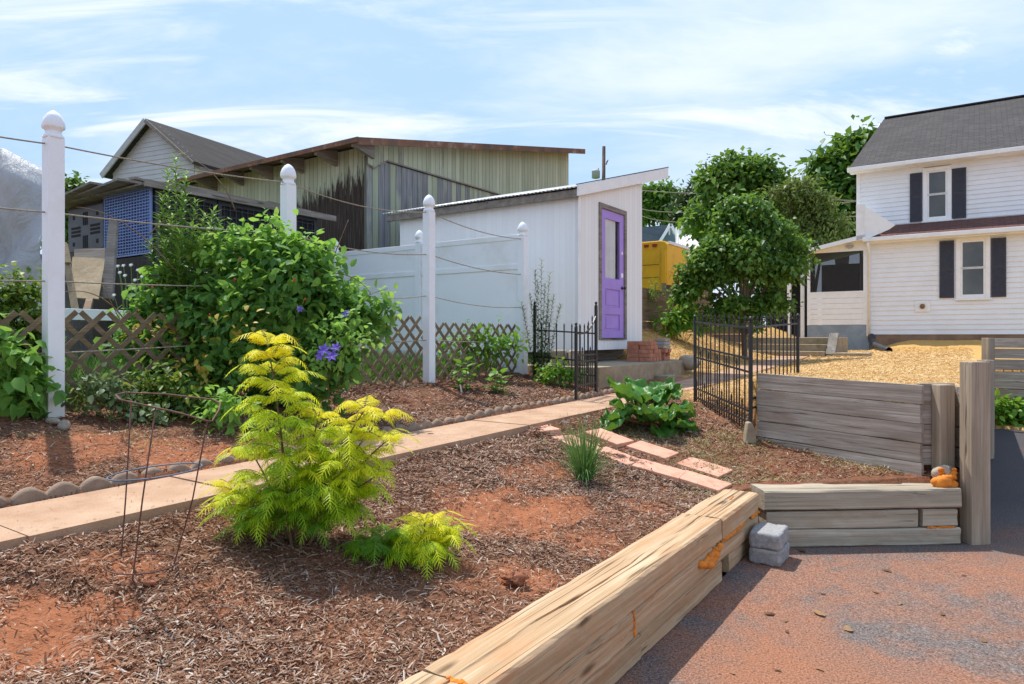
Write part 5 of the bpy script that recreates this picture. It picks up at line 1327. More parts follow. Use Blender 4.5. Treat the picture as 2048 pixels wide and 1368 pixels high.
# ------------------------------------------------------------------ brick stacks and stones on the slab
def bricks():
    r = random.Random(9); u0, v0 = uv(*W(1262, 724, 9.55).xy); zs = 1.052; L, Wb, H = .20, .095, .062
    b = MB(); b.box(-L/2, L/2, -Wb/2, Wb/2, 0, H); proto = b.build('brick', M['brick'], bevel=.004); first = [True]
    def put(u, v, z, rz, lab, grp):
        q = proto if first[0] else proto.copy()
        if not first[0]: COL.objects.link(q)
        first[0] = False; p = xy(u, v); q.location = (p.x, p.y, z); q.rotation_euler = (0,0,GRID+rz); tag(q, lab, 'brick', grp)
    g1 = 'loose red bricks in the neat stack'; l1 = 'red brick in the neat stack on the slab corner right of the shed door'
    p = W(1262, 724, 9.55); u0, v0 = uv(p.x, p.y)
    u0, v0 = 9.98, -4.17
    for k in range(5):
        rows = (4, 4, 4, 2, 2)[k]
        for i in range(rows):
            n = 2 if k < 3 else (2 if i == 0 else 1)
            for j in range(n):
                put(u0+i*.106+r.uniform(-.006,.006), v0-j*.205-.1+r.uniform(-.006,.006), zs+k*.0635, math.pi/2+r.uniform(-.04,.04), l1, g1)
    for i in range(3): put(u0+.15+i*.03, v0-.05-i*.12, zs+3*.0635+(0 if i < 2 else .002), r.uniform(-.15,.15), 'red brick lying crosswise high on the neat stack', g1+' laid crosswise')
    g2 = 'red bricks in the second rougher stack'; l2 = 'red brick in the rougher second stack under the flat stones'
    u1, v1 = 10.68, -4.22
    for k in range(3):
        for i in range(2):
            put(u1+i*.11+r.uniform(-.02,.02), v1-.1+r.uniform(-.03,.03), zs+k*.0635, math.pi/2+r.uniform(-.25,.25), l2, g2)
    for k, lab in enumerate(('lower flat grey stone on the rougher brick stack', 'middle flat stone on the rougher brick stack', 'topmost flat brown stone on the rougher brick stack')):
        b = MB(); b.box(-.12, .12, -.10, .10, 0, .055); o = b.build('flat_stone', M[('stone','cblock','stone')[k]], bevel=.012); p = xy(u1+.05+.01*k, v1-.1)
        o.location = (p.x, p.y, zs+3*.0635+k*.056+.001); o.rotation_euler = (0,0,GRID+.1*k-.1); tag(o, lab, 'stone')
    p = xy(9.6, -4.62)
    for k in range(2): put(10.5+.01*k, -4.5, zs+.0635*(k+3), 1.2+.2*k, 'red brick in the little pile behind the neat stack', 'bricks behind the neat stack')
    for k in range(3): put(10.5, -4.5, zs+.0635*k, 1.5, 'red brick in the little pile behind the neat stack', 'bricks behind the neat stack')
    def stone(px, py, Y, r_, lab, m='stone', seed=1, z=None, block=False):
        c = W(px, py, Y); o_ = MB()
        if block: o_.box(-r_[0], r_[0], -r_[1], r_[1], 0, r_[2]*2)
        else: o_.blob((0,0,r_[2]*.8), r_, .22, 14, seed, 1.3)
        q = o_.build('stone', M[m], smooth=not block, bevel=.025 if block else 0); q.location = (c.x, c.y, z if z is not None else c.z); q.rotation_euler = (0,0,GRID+.2*seed); tag(q, lab, 'stone')
    stone(1118, 737, 9.35, (.11,.10,.105), 'squared pale stone block on the slab behind the iron fence, left one', 'stone', 2, 1.05, True)
    stone(1153, 737, 9.25, (.14,.10,.105), 'squared pale stone block on the slab behind the iron fence, right one', 'stone', 3, 1.05, True)
    stone(1378, 737, 11.3, (.22,.15,.13), 'brown rock at the right end of the patio slab', 'stone', 5)
    c = hit(1290, 752); b = MB(); b.box(-.20, .20, -.10, .10, -.05, .085); o = b.build('paver_block', M['slab'], bevel=.008); o.location = (c.x, c.y, c.z); p = uv(c.x, c.y); q = xy(p[0], -3.9); o.location = (q.x, q.y, float(zpath(np.array(p[0])))+.01); o.rotation_euler = (0,0,GRID); tag(o, 'flat grey concrete block used as a step on the brick strip below the slab', 'concrete block')
    # clods, pebbles, leaves
    for i, (px, py, r_) in enumerate(((1030,1165,.036),(300,1170,.018))):
        c = hit(px, py); b = MB(); b.blob((0,0,r_*.5), (r_*1.3,r_,r_*.75), .5, 22, 30+i, 2.4); o = b.build('clay_clod', M['clayclod'], smooth=True); o.location = c
        tag(o, ('largest red clay clod, at the foot of the small yellow shrub', 'red clay clod at the foot of the tomato cage', 'small red clay clod in the middle of the clay patch', 'clay clod at the left edge of the near bed', 'clay clod on the bare patch in the lower left')[i], 'clod')
    for i, (px, py, z) in enumerate(((107,848,.02),(128,858,.02))):
        c = hit(px, py); b = MB(); b.blob((0,0,.02), (.075,.03,.025) if i == 0 else (.045,.03,.035), .25, 12, 40+i); o = b.build('stone', M['stone'], smooth=True); o.location = c; o.rotation_euler = (0,0,-.5)
        tag(o, ('flat brown stone at the foot of the nearest white post', 'pale pebble beside the foot of the nearest white post')[i], 'stone')
    leafm = leafmat('dead_leaf', [(0, (.10,.05,.025)), (.5, (.22,.11,.05)), (1, (.40,.25,.12))], .1, .8)
    pts = [(1638,1230),(1645,1190),(1538,1230),(1572,1243),(1574,1265),(1694,1260),(1604,1103),(1555,1341),(1640,1340),(1800,1210),(1885,1232),(1968,1285),(1750,1186),(1464,1346),(1928,1153),(1775,1144)]
    for i, (px, py) in enumerate(pts):
        Y = CAMZ*F/(py-HZ); p = W(px, py, Y); q = MB(); rr = random.Random(i); s = rr.uniform(.012,.026)*(1.4 if i in (0,5,6) else 1)
        n = 9; q.v.append((0,0,.002))
        for j in range(n):
            a = 2*math.pi*j/n; R = s*rr.uniform(.5,1.1); q.v.append((R*math.cos(a)*1.4, R*math.sin(a)*.8, rr.uniform(.001,.35*s)))
        for j in range(n): q.f.append((0, 1+j, 1+(j+1) % n))
        me = q.build('dead_leaf', leafm); at = me.data.attributes.new('rnd', 'FLOAT', 'POINT'); at.data.foreach_set('value', [rr.random()*.8]*(n+1))
        me.location = (p.x, p.y, .002+.012*float(fbm(np.array([p.x*.9]), np.array([p.y*.9]), 50, 2)[0])); me.rotation_euler = (0,0,rr.uniform(0,6)); tag(me, 'curled brown dead leaf lying on the clay dusted driveway', 'dead leaf', 'dead leaves on the driveway')
bricks()
# ------------------------------------------------------------------ foliage
G1 = [(0, (.04,.115,.028)), (.3, (.075,.19,.04)), (.6, (.14,.30,.055)), (.85, (.24,.43,.075)), (.96, (.36,.52,.10)), (1, (.50,.40,.05))]
LM = {'bush': leafmat('bush_leaf', [(q, tuple(min(1, x*1.3) for x in c)) for q, c in G1], .48, .6),
 'vine': leafmat('vine_leaf', [(0, (.03,.08,.015)), (.4, (.10,.20,.03)), (.75, (.22,.32,.05)), (.92, (.36,.36,.06)), (1, (.30,.12,.04))], .35),
 'mul': leafmat('shrub_leaf', [(0, (.035,.10,.02)), (.5, (.10,.23,.04)), (.85, (.20,.37,.065)), (1, (.36,.45,.12))], .4, .45),
 'tree': leafmat('tree_leaf', [(0, (.035,.10,.018)), (.5, (.10,.22,.03)), (.85, (.19,.33,.05)), (1, (.27,.40,.08))], .35),
 'olive': leafmat('olive_leaf', [(0, (.055,.085,.02)), (.5, (.13,.18,.04)), (.85, (.23,.28,.08)), (1, (.36,.36,.15))], .3),
 'dark': leafmat('conifer_needle', [(0, (.012,.03,.012)), (.6, (.03,.06,.022)), (1, (.07,.10,.035))], .15),
 'sumac': leafmat('golden_leaf', [(0, (.08,.24,.02)), (.22, (.22,.44,.02)), (.45, (.48,.66,.02)), (.72, (.78,.82,.02)), (1, (.95,.80,.03))], .5, .5),
 'weed': leafmat('weed_leaf', [(0, (.08,.19,.03)), (.5, (.18,.35,.06)), (1, (.32,.48,.12))], .3),
 'grey': leafmat('willowy_leaf', [(0, (.07,.12,.05)), (.5, (.15,.22,.09)), (1, (.27,.34,.17))], .25),
 'rhubarb': leafmat('rhubarb_leaf', [(0, (.035,.13,.025)), (.5, (.075,.22,.03)), (1, (.15,.33,.05))], .3, .4),
 'chive': leafmat('chive_blade', [(0, (.05,.13,.03)), (.6, (.10,.25,.06)), (1, (.25,.33,.12))], .2),
 'hosta': leafmat('hosta_leaf', [(0, (.06,.20,.02)), (.6, (.16,.36,.03)), (1, (.34,.46,.06))], .35),
 'petal': leafmat('purple_petal', [(0, (.10,.05,.42)), (1, (.24,.14,.65))], .25),
 'white': leafmat('white_petal', [(0, (.7,.7,.66)), (1, (.8,.8,.78))], .2),
 'yel': leafmat('yellowing_leaf', [(0, (.30,.25,.05)), (.5, (.55,.42,.06)), (1, (.40,.16,.05))], .3)}
def rv(n): return norm(RNG.normal(0, 1, (n, 3)))
def blobs(lst, Y, dep=1.0):
    out = []
    for q in lst:
        px, py, r = q[:3]; y = Y+(q[3] if len(q) > 3 else 0); c = W(px, py, y); out.append((np.array(c), r/F*y, dep))
    return out
def lump(bl, k=4, f=.5, sd=1):
    r = np.random.default_rng(sd); out = [(c, q*.62, dp) for c, q, dp in bl]
    for c, q, dp in bl:
        for _ in range(k):
            d = r.normal(0, 1, 3); d /= np.linalg.norm(d); d[2] = abs(d[2])*.9-.2; d[1] *= dp
            out.append((c+d*q*r.uniform(.5,.95), q*f*r.uniform(.55,1.15), dp))
    return out
def foliage(name, parent, bl, n, size, T, m, origin, shell=.5, per=7, droop=.35, asp=.75, lo=0, hi=1, up=.7, zmin=None, spread=1.3):
    w = np.array([b[1]**2 for b in bl]); w /= w.sum(); k = max(8, n//per)
    idx = RNG.choice(len(bl), k, p=w); d = rv(k); d[:,2] = np.where(d[:,2] < -.55, -d[:,2], d[:,2])
    C = np.stack([b[0] for b in bl])[idx]; R = np.array([b[1] for b in bl])[idx]; dp = np.array([b[2] for b in bl])[idx]
    rad = R*(shell+(1-shell)*RNG.random(k)**.6)*(1+.12*RNG.normal(0,1,k)+np.where(RNG.random(k) < .07, RNG.uniform(.15,.5,k), 0))
    P = C+d*rad[:,None]*np.stack([np.ones(k), dp, np.ones(k)], 1); tone = RNG.random(k)
    j = np.repeat(np.arange(k), per); n = len(j)
    P = P[j]+RNG.normal(0, size*spread*.6, (n, 3)); D = norm(d[j]*.55+rv(n)*.75+np.array([0,0,-droop])); N = norm(d[j]*.45+np.array([0,0,up])+rv(n)*.55)
    if zmin is not None: ok = P[:,2] > zmin; P, D, N, tone_j = P[ok], D[ok], N[ok], tone[j][ok]
    else: tone_j = tone[j]
    n = len(P); L = size*RNG.uniform(.6, 1.25, n)
    rnd = lo+(hi-lo)*np.clip(.5*tone_j+.5*RNG.random(n)+.04*RNG.normal(0,1,n), 0, 1)
    return scatter(name, P-np.array(origin), D, N, L, L*asp, T, m, parent, rnd)
def bez(a, b, c, n=12):
    a, b, c = Vector(a), Vector(b), Vector(c)
    return [a*(1-t)**2+b*2*t*(1-t)+c*t*t for t in np.linspace(0, 1, n)]
def tree(label, base, bl, n, size, m, tr, cat='tree', name='tree', T=SIMPLE, group=None, asp=.7, shell=.45, **k):
    base = Vector(base); o = thing(name, label, cat, tuple(base), 0, group); r = random.Random(int(base.x*10))
    b = MB(); top = sum((Vector(q[0]) for q in bl), Vector())/len(bl)-base
    b.tube(bez((0,0,-.2), (top.x*.2, top.y*.2, top.z*.5), top, 10), [tr*(1-.07*i) for i in range(10)], 8)
    for q in bl:
        c = Vector(q[0])-base; s = top*r.uniform(.25,.6); s.z = min(s.z, c.z*.7)
        b.tube(bez(s, s.lerp(c, .5)+Vector((0,0,.15*q[1])), c, 8), [tr*.5*(1-.11*i) for i in range(8)], 6)
        for _ in range(4):
            e = c+Vector((r.uniform(-1,1), r.uniform(-1,1), r.uniform(-.6,1)))*q[1]*.85
            b.tube(bez(c*.8+s*.2, c, e, 6), [tr*.2*(1-.15*i) for i in range(6)], 4)
    b.build('trunk', M['bark'], o, smooth=True)
    foliage('crown', o, lump(bl, 5, .5, int(base.x*7) % 999), n, size, T, m, base, asp=asp, shell=shell, **k); return o
def at(px, Y, z=None):
    p = W(px, 600, Y); return (p.x, p.y, tz(p.x, p.y) if z is None else z)
# trees and the big shrub
tree('big glossy green shrub tree by the path, in front of the porch', at(1490, 14.5), blobs([(1490,455,62),(1440,505,55),(1545,480,55),(1415,560,48),(1500,545,78),(1570,545,50),(1465,625,45),(1545,612,40),(1592,500,28),(1385,590,30),(1440,640,26),(1500,425,28),(1400,530,35),(1365,555,20),(1520,650,22)], 14.5), 15000, .115, LM['mul'], .07, per=6, hi=.95)
tree('bushy bright green tree behind the big shrub', at(1490, 27), blobs([(1445,385,55),(1500,358,40),(1545,375,48),(1585,420,50),(1415,440,45),(1460,340,22),(1530,340,22),(1500,430,60),(1420,370,25)], 27), 9000, .26, LM['tree'], .2, per=6)
tree('olive green feathery tree between the big shrub and the house', at(1630, 25), blobs([(1625,435,42),(1650,470,38),(1600,400,36),(1640,415,28),(1610,480,50),(1575,390,30)], 25), 8000, .2, LM['olive'], .15, per=7, T=LANCE, asp=.35)
tree('tall dark green tree rising behind the left end of the white house', at(1690, 36), blobs([(1685,390,50),(1712,315,36),(1660,350,34),(1722,285,22),(1690,450,55),(1650,400,36),(1700,340,40),(1640,345,18),(1690,300,18)], 36), 8000, .42, LM['tree'], .3, per=6, hi=.75)
tree('pale green tree far behind the shed and the yellow van', at(1320, 70, 1), blobs([(1305,425,34),(1340,410,30),(1362,440,28),(1300,392,16),(1285,400,20),(1330,390,14),(1378,455,22)], 70), 5000, .55, LM['tree'], .4, per=6, lo=.3)
tree('dark evergreen tree behind the pale metal roof', at(1400, 62, 1), blobs([(1400,445,34),(1392,410,22),(1410,385,18),(1415,365,12),(1375,420,18),(1425,420,25),(1385,395,12)], 62), 5000, .7, LM['dark'], .4, per=6, T=LANCE, asp=.3)
tree('distant dark green tree between the nearest white post and the shack', at(150, 22), blobs([(152,385,22),(140,420,26),(146,470,30),(160,430,24),(130,500,30)], 22), 4000, .22, LM['tree'], .12, per=6, hi=.7)
# ------------------------------------------------------------------ leafy bush between the posts
def canes(o, base, lst, r0=.006, name='cane', m='stem'):
    for pts in lst:
        P = [Vector(p)-base for p in pts]; f = []
        if len(P) == 3: f = bez(*P, 14)
        else: f = P
        b = MB(); b.tube(f, [r0*(1-.6*i/len(f)) for i in range(len(f))], 5); b.build(name, M[m], o, smooth=True)
def bush():
    base = Vector(at(470, 5.6)); o = thing('raspberry_bush', 'large leafy dark green bush swallowing the second white post', 'bush', tuple(base))
    bl = blobs([(330,610,55,.2),(410,605,60),(480,545,48,.1),(540,515,44),(600,560,70),(560,620,95,-.1),(450,650,95,-.15),(350,700,75),(650,570,40,.2),(650,640,70,.1),(700,650,45,.2),(745,655,34,.3),(620,700,75),(520,740,80,-.1),(420,760,70,-.1),(330,770,45,.0),(690,730,45,.1),(600,510,24,.1),(640,525,20,.3),(300,640,45,.2),(510,485,22,.2),(760,625,18,.3),(250,690,30,.2),(550,800,45),(640,790,35)], 5.6, .62)
    foliage('foliage', o, lump(bl, 4, .5, 5), 8600, .088, OVATE, LM['bush'], base, shell=.4, per=7, asp=.72, hi=.93, zmin=.86, droop=.45)
    up = blobs([(480,482,30,.1),(545,470,28,.1),(640,515,24,.2),(420,520,40),(600,500,30),(350,570,40,.2),(760,610,18,.3),(700,590,24,.3),(440,500,22,.2)], 5.6, .5)
    foliage('new_growth', o, up, 1100, .07, OVATE, LM['bush'], base, shell=.3, per=6, asp=.7, lo=.55, hi=.97, droop=.3)
    yl = blobs([(300,700,60,-.25),(370,760,60,-.25),(330,640,40,-.1),(460,700,70,-.4),(280,820,40,-.2)], 5.5, .5)
    foliage('yellow_leaves', o, yl, 150, .05, OVATE, LM['yel'], base, shell=.6, per=3, asp=.75)
    g = Vector(base); r = random.Random(3); L = []
    for i in range(16):
        q = bl[r.randrange(len(bl))]; e = Vector(q[0])+Vector((r.uniform(-.1,.1), r.uniform(-.1,.1), .2)); s = g+Vector((r.uniform(-.5,.6), r.uniform(-.15,.25), 0)); L.append((s, s.lerp(e,.5)+Vector((0,0,.25)), e))
    L += [(W(350,540,5.4),W(250,420,5.3),W(152,414,5.2)),(W(300,470,5.4),W(330,420,5.5),W(400,440,5.6)),(W(470,420,5.7),W(440,330,5.7),W(345,300,5.9)),(W(560,560,5.5),W(700,520,5.7),W(742,588,5.7)),(W(650,560,5.8),W(680,480,5.8),W(697,440,5.9)),
          (W(250,640,5.2),W(190,560,5.0),W(110,590,4.9)),(W(300,760,5.2),W(240,640,5.1),W(205,570,5.1))]
    canes(o, base, L, .0055)
    b = MB()
    for px, py in ((590,560),(480,520),(305,575),(420,630),(275,620),(470,560),(610,600)):
        c = W(px, py, 5.05)-base
        for k in range(5): b.blob(c+Vector((r.uniform(-1,1), r.uniform(-1,1), r.uniform(-1,1)))*.008, .006, 0, 6, k)
    tag(b.build('berries', plain('red_berry', (.45,.05,.03), .35, .2, 20), o, smooth=True), kind='stuff')
bush()
def clematis():
    base = Vector(at(660, 5.35)); o = thing('clematis', 'purple clematis flowering on the right side of the leafy bush', 'clematis', tuple(base)); r = random.Random(5)
    for px, py, Y, s in ((648,700,4.98,.055),(664,712,4.95,.055),(672,695,4.98,.045),(640,712,4.97,.04),(692,628,5.2,.04),(600,618,5.0,.03)):
        c = np.array(W(px, py, Y)-base); n = 6; a = np.arange(n)*2*np.pi/n+r.random()
        f = norm(np.array([[-.1,-.9,.35+r.uniform(-.3,.3)]]))[0]; s1 = norm(np.cross(f,[0,0,1])[None])[0]; s2 = np.cross(s1,f)
        D = s1[None]*np.cos(a)[:,None]+s2[None]*np.sin(a)[:,None]+f[None]*.3
        scatter('flower', np.repeat(c[None],n,0), D, np.repeat(f[None],n,0), s, s*.55, OVATE, LM['petal'], o)
    foliage('foliage', o, blobs([(660,690,40),(690,640,35),(720,690,30),(640,740,30)], 5.2, .5), 260, .05, OVATE, LM['bush'], base, shell=.4, lo=.4, hi=.95)
    canes(o, base, [(base, W(650,760,5.3), W(670,700,5.1)), (base, W(690,740,5.4), W(692,635,5.25))], .003)
clematis()
# ------------------------------------------------------------------ tall thin weeds
def weeds(label, base, tips, leafL, m, n, cat='weeds', name='tall_weed', asp=.14, group=None, lo=0, hi=1, taper=True):
    base = Vector(base); o = thing(name, label, cat, tuple(base), 0, group); P = []; D = []; N = []; S = []
    for k, t in enumerate(tips):
        t = Vector(t)-base; s = Vector((t.x*.35, t.y*.5, -.02)); pts = bez(s, Vector((t.x*.6, t.y*.6, t.z*.6)), t, 16)
        b = MB(); b.tube(pts, [.005*(1-.05*i) for i in range(16)], 5); b.build('stem', M['weedstem'], o, smooth=True)
        for i in range(n):
            f = .06+.94*i/n; j = min(14, int(f*15)); q = pts[j].lerp(pts[j+1], f*15-j); a = i*2.4+k; e = .75 if f > .8 else .45
            P.append(q); D.append((math.cos(a), math.sin(a), e+RNG.normal(0,.15))); N.append((-.4*math.cos(a), -.4*math.sin(a), 1)); S.append(leafL*(1.05-.55*f if taper else 1)*RNG.uniform(.75,1.2))
    S = np.array(S); scatter('leaves', np.array(P), D, N, S, S*asp*2, (LANCE if asp < .3 else OVATE), m, o, lo+(hi-lo)*RNG.random(len(S))); return o
M['weedstem'] = plain('weed_stem', (.14,.21,.06), .7, .2, 20)
weeds('tall feathery green weeds beside the blue pallet, behind the bush', at(350, 5.75), [W(335,335,5.8),W(352,312,5.7),W(372,345,5.8),W(318,430,5.7),W(392,400,5.8),W(410,430,5.7),W(428,420,5.8),W(300,480,5.7),W(365,390,5.6),W(345,430,5.5),W(440,440,5.7),W(325,390,5.7),W(385,450,5.5),W(405,470,5.5),W(360,460,5.4),W(330,480,5.45)], .17, LM['weed'], 150, asp=.12)
weeds('tall thin grey-green weeds between the privacy fence and the iron fence', at(1080, 9.0), [W(1083,520,9.0),W(1075,560,8.95),W(1100,545,9.0),W(1060,590,9.0),W(1108,590,9.05),W(1122,608,8.95),W(1042,605,9.0),W(1090,570,8.9),W(1070,540,9.05),(W(1098,600,9.0))], .15, LM['grey'], 110, asp=.085)
for i, (px, py, tips, lab) in enumerate(((930,778,[(918,722),(935,715),(950,735),(905,745)],'young leafy seedling left of its twin in the far bed, with a white plant tag'),(998,792,[(990,738),(1005,742),(1012,755),(978,750)],'young leafy seedling closest to the iron gate in the far bed'))):
    c = hit(px, py); o = weeds(lab, c, [W(x, y, c.y+.04*k) for k, (x, y) in enumerate(tips)], .12, LM['hosta'], 8, 'seedling', 'seedling', .36, lo=.1, hi=.7, taper=False)
for i, (px, py) in enumerate(((923,782),(806,775))):
    c = hit(px, py); b = MB(); b.box(-.008, .008, -.001, .001, -.02, .075); q = b.build('plant_tag', M['white']); q.location = c; q.rotation_euler = (.25, -.3+.5*i, .4); tag(q, ('white plant tag stuck beside the left seedling', 'white plant tag lying in the mulch by the third white post')[i], 'plant tag')
def lowplant(label, px, py, blist, Y, n, size, m, cat='plant', name='low_plant', asp=.7, lo=0, hi=1, T=OVATE):
    base = Vector(hit(px, py)) if Y is None else Vector(at(px, Y)); Y = base.y; o = thing(name, label, cat, tuple(base)); bl = blobs(blist, Y, .8)
    foliage('foliage', o, bl, n, size, T, m, base, shell=.3, per=4, asp=asp, lo=lo, hi=hi, zmin=base.z-.02, up=1.0)
    r = random.Random(px); canes(o, base, [(base, base.lerp(Vector(q[0]), .5)+Vector((0,0,.05)), Vector(q[0])) for q in bl], .004, 'stem', 'weedstem'); return o
lowplant('bright green weeds at the foot of the iron fence by the slab', 1130, 765, [(1110,748,14),(1135,752,14),(1090,750,14),(1155,757,10),(1125,742,10)], 8.5, 420, .06, LM['hosta'])
lowplant('clump of broad bright green hosta leaves under the brown wall', 1370, 662, [(1345,645,16),(1375,640,20),(1398,648,14),(1360,632,14),(1330,655,10)], 14.4, 500, .17, LM['hosta'], 'hosta', 'hosta', .5)
lowplant('bright green leafy plants at the foot of the back fence', 2010, 848, [(1990,832,18),(2020,830,20),(2045,835,18),(2000,815,14),(2035,818,12),(2070,835,20)], 10.9, 700, .11, LM['hosta'], 'plant')
lowplant('dense vines with yellowish leaves climbing left of the nearest white post', 40, 830, [(20,640,60),(60,610,40),(60,680,50),(15,720,55),(70,740,35),(30,570,30),(70,560,14),(20,780,40),(-30,640,70),(80,650,20),(85,700,18),(10,600,40)], 4.75, 2800, .055, LM['vine'], 'vines', 'vine', .65)
lowplant('broad leaved shrub growing low in front of the far left vines', 30, 850, [(20,730,34),(45,760,36),(10,790,34),(60,800,24),(25,690,26),(75,775,18)], 4.45, 420, .10, LM['bush'], 'bush', 'low_bush', .7, .35, .9)
lowplant('low variegated ground cover trailing right of the nearest white post', 220, 835, [(200,800,26),(240,815,26),(160,805,20),(280,825,24),(230,780,26),(190,770,20),(310,835,18)], 4.7, 620, .05, LM['grey'], 'ground cover', 'ground_cover', .75)
lowplant('small pale green sapling shoots at the foot of the bush near the wire cage', 440, 850, [(430,820,16),(455,815,16),(470,835,14),(445,795,12),(415,840,10)], 4.75, 200, .065, LM['bush'], 'shoots', 'young_shoot', .7, .5, .93)
lowplant('low mixed weeds along the foot of the lattice left of the big bush', 330, 845, [(300,800,26),(340,815,26),(380,830,22),(420,835,18),(350,780,26),(270,790,22),(400,800,24),(310,760,26)], 4.95, 900, .06, LM['vine'], 'weeds', 'weed_patch', .6)
lowplant('patch of weeds behind the lattice between the right hand posts', 940, 720, [(900,700,20),(950,705,22),(1000,700,20),(930,680,18),(980,675,16),(1025,690,14)], 8.6, 500, .09, LM['hosta'], 'weeds', 'weed_patch', .6)
lowplant('weeds growing in front of the yellow van on top of the brown wall', 1310, 600, [(1300,590,12),(1320,580,12),(1295,600,10),(1312,565,8)], 14.6, 260, .08, LM['vine'], 'weeds', 'weed_patch', .3)
def fleabane():
    base = Vector(at(250, 6.4)); o = thing('fleabane', 'white daisy-like wildflowers beside the blue pallet', 'wildflower', tuple(base)); P = []
    r = random.Random(2)
    for px, py in ((236,532),(247,531),(262,530),(250,551),(276,540),(284,553),(228,590),(270,560),(240,545)):
        c = W(px, py, 6.4+r.uniform(-.2,.2)); b = MB(); b.tube(bez((0,0,0), (c-base)*.6+Vector((.05,0,.1)), c-base, 8), .003, 4); b.build('stem', M['weedstem'], o)
        n = 9; a = np.arange(n)*2*np.pi/n; D = np.stack([np.cos(a), np.sin(a)*.5-.3, np.sin(a)*.7], 1)
        scatter('flower', np.repeat(np.array(c-base)[None], n, 0), D, np.tile([0,-.6,.8], (n,1)), .02, .012, SIMPLE, LM['white'], o)
fleabane()
# ------------------------------------------------------------------ golden cut-leaf sumac shrubs
def dissected():
    v = []; q = []
    def add(*p): 
        k = len(v); v.extend(p); q.append((k, k+1, k+2, k+3))
    def zz(t): return -.32*t*t
    ts = np.linspace(0, 1, 5)
    for a, b_ in zip(ts[:-1], ts[1:]): add((a, -.025*(1-a)-.012, zz(a)), (b_, -.025*(1-b_)-.008, zz(b_)), (b_, .025*(1-b_)+.008, zz(b_)), (a, .025*(1-a)+.012, zz(a)))
    for i, t in enumerate((.14, .3, .46, .62, .77)):
        w = (.30, .36, .30, .21, .12)[i]
        for s in (-1, 1): add((t-.03, s*.01, zz(t)), (t+.05, s*.01, zz(t+.06)), (t+.30, s*w, zz(t+.26)-.06), (t+.27, s*w, zz(t+.26)-.06))
    return np.array(v, float), np.array(q)
DIS = dissected()
def sumac(label, base, stems, seed, big=1.0):
    base = Vector(base); o = thing('golden_sumac', label, 'shrub', tuple(base)); r = random.Random(seed); LP = []; LD = []; LN = []; LL = []; LR = []
    stems = [(a_, max(6, int(b_*.86)), *c_) for a_, b_, *c_ in stems]
    rach = MB()
    for si, (tip, nf, f0, fl, y0, y1) in enumerate(stems):
        t = Vector(tip)-base; pts = bez((t.x*.12, t.y*.2, -.03), (t.x*.45, t.y*.5, t.z*.55), t-Vector((0,0,.05)), 14)
        b = MB(); b.tube(pts, [.009*big*(1-.055*i) for i in range(14)], 6); b.build('stem', M['stem'], o, smooth=True)
        for i in range(nf):
            nd = max(1, nf//4); f = f0+(1-f0)*(min(nd-1, i*nd//nf)+.55+r.uniform(-.18,.18))/nd; j = min(12, int(f*13)); P = pts[j].lerp(pts[j+1], f*13-j); az = i*2.399+si*1.3+r.uniform(-.35,.35)
            L = fl*1.08*(1.08-.62*max(0, f-.35)/.65)*r.uniform(.85,1.15); el0 = .68+.35*max(0, f-.5)*2+r.uniform(-.2,.2); yel = y0+(y1-y0)*f+r.uniform(-.10,.10)
            n = 10; pos = [P]; d = []
            for s in range(n):
                e = el0-(.85+.45*r.random())*((s+.5)/n)**1.5; dd = Vector((math.cos(az)*math.cos(e), math.sin(az)*math.cos(e), math.sin(e))); d.append(dd); pos.append(pos[-1]+dd*L/n)
            rach.tube(pos, .0016, 3, cap=False)
            side = Vector((-math.sin(az), math.cos(az), 0))
            for s in range(2, n+1):
                dd = d[min(s, n-1)]; prof = math.sin(math.pi*(.22+.72*s/n))**.8
                up = side.cross(dd); up = up if up.z > 0 else -up
                for sg in ((-1, 1) if s < n else (0,)):
                    ld = (dd*.75+side*sg*.9+Vector((0,0,-.10-.3*r.random()))) if sg else dd+Vector((0,0,-.2))
                    LP.append(pos[s]); LD.append(ld+Vector((r.uniform(-.12,.12),)*3)); LN.append(up+Vector((r.uniform(-.3,.3), r.uniform(-.3,.3), .2)))
                    LL.append(.104*big*prof*(L/.24)**.6*r.uniform(.85,1.15) if sg else .09*big); LR.append(yel+r.uniform(-.06,.06)+.07*(s/n))
    rach.build('leaf_stalks', M['weedstem'], o)
    LL = np.array(LL); scatter('foliage', np.array(LP), LD, LN, LL, LL*1.0, DIS, LM['sumac'], o, np.clip(LR, 0, 1))
B1_ = hit(590, 1085); Ys = B1_.y
def T(px, py, dy=0): return W(px, py, Ys+dy)
sumac('tall golden yellow cut-leaf shrub, the brightest plant in the near bed', B1_, [
 (T(535,662), 42, .32, .20, -.1, 1.0), (T(640,800,.05), 22, .3, .18, -.05, .95), (T(735,790,-.02), 30, .28, .18, -.1, 1.0), (T(775,800,.12), 22, .3, .17, .1, 1.0), (T(785,850,-.03), 20, .3, .17, .1, .95), (T(770,920,-.08), 16, .3, .16, .05, .75), (T(440,985,.02), 12, .35, .15, .1, .8),
 (T(455,955,-.05), 14, .25, .18, .1, .95), (T(500,880,.1), 18, .25, .19, .1, .9), (T(700,900,-.12), 16, .2, .18, .1, .75), (T(560,960,-.16), 12, .3, .15, -.1, .35),
 (T(660,1000,-.15), 11, .3, .145, -.1, .3), (T(480,1030,-.1), 9, .3, .14, -.1, .4), (T(740,960,.05), 13, .2, .17, .05, .6), (T(600,880,-.1), 18, .2, .19, .1, .85)], 3)
B2_ = hit(845, 1120)
def T2(px, py, dy=0): return W(px, py, B2_.y+dy)
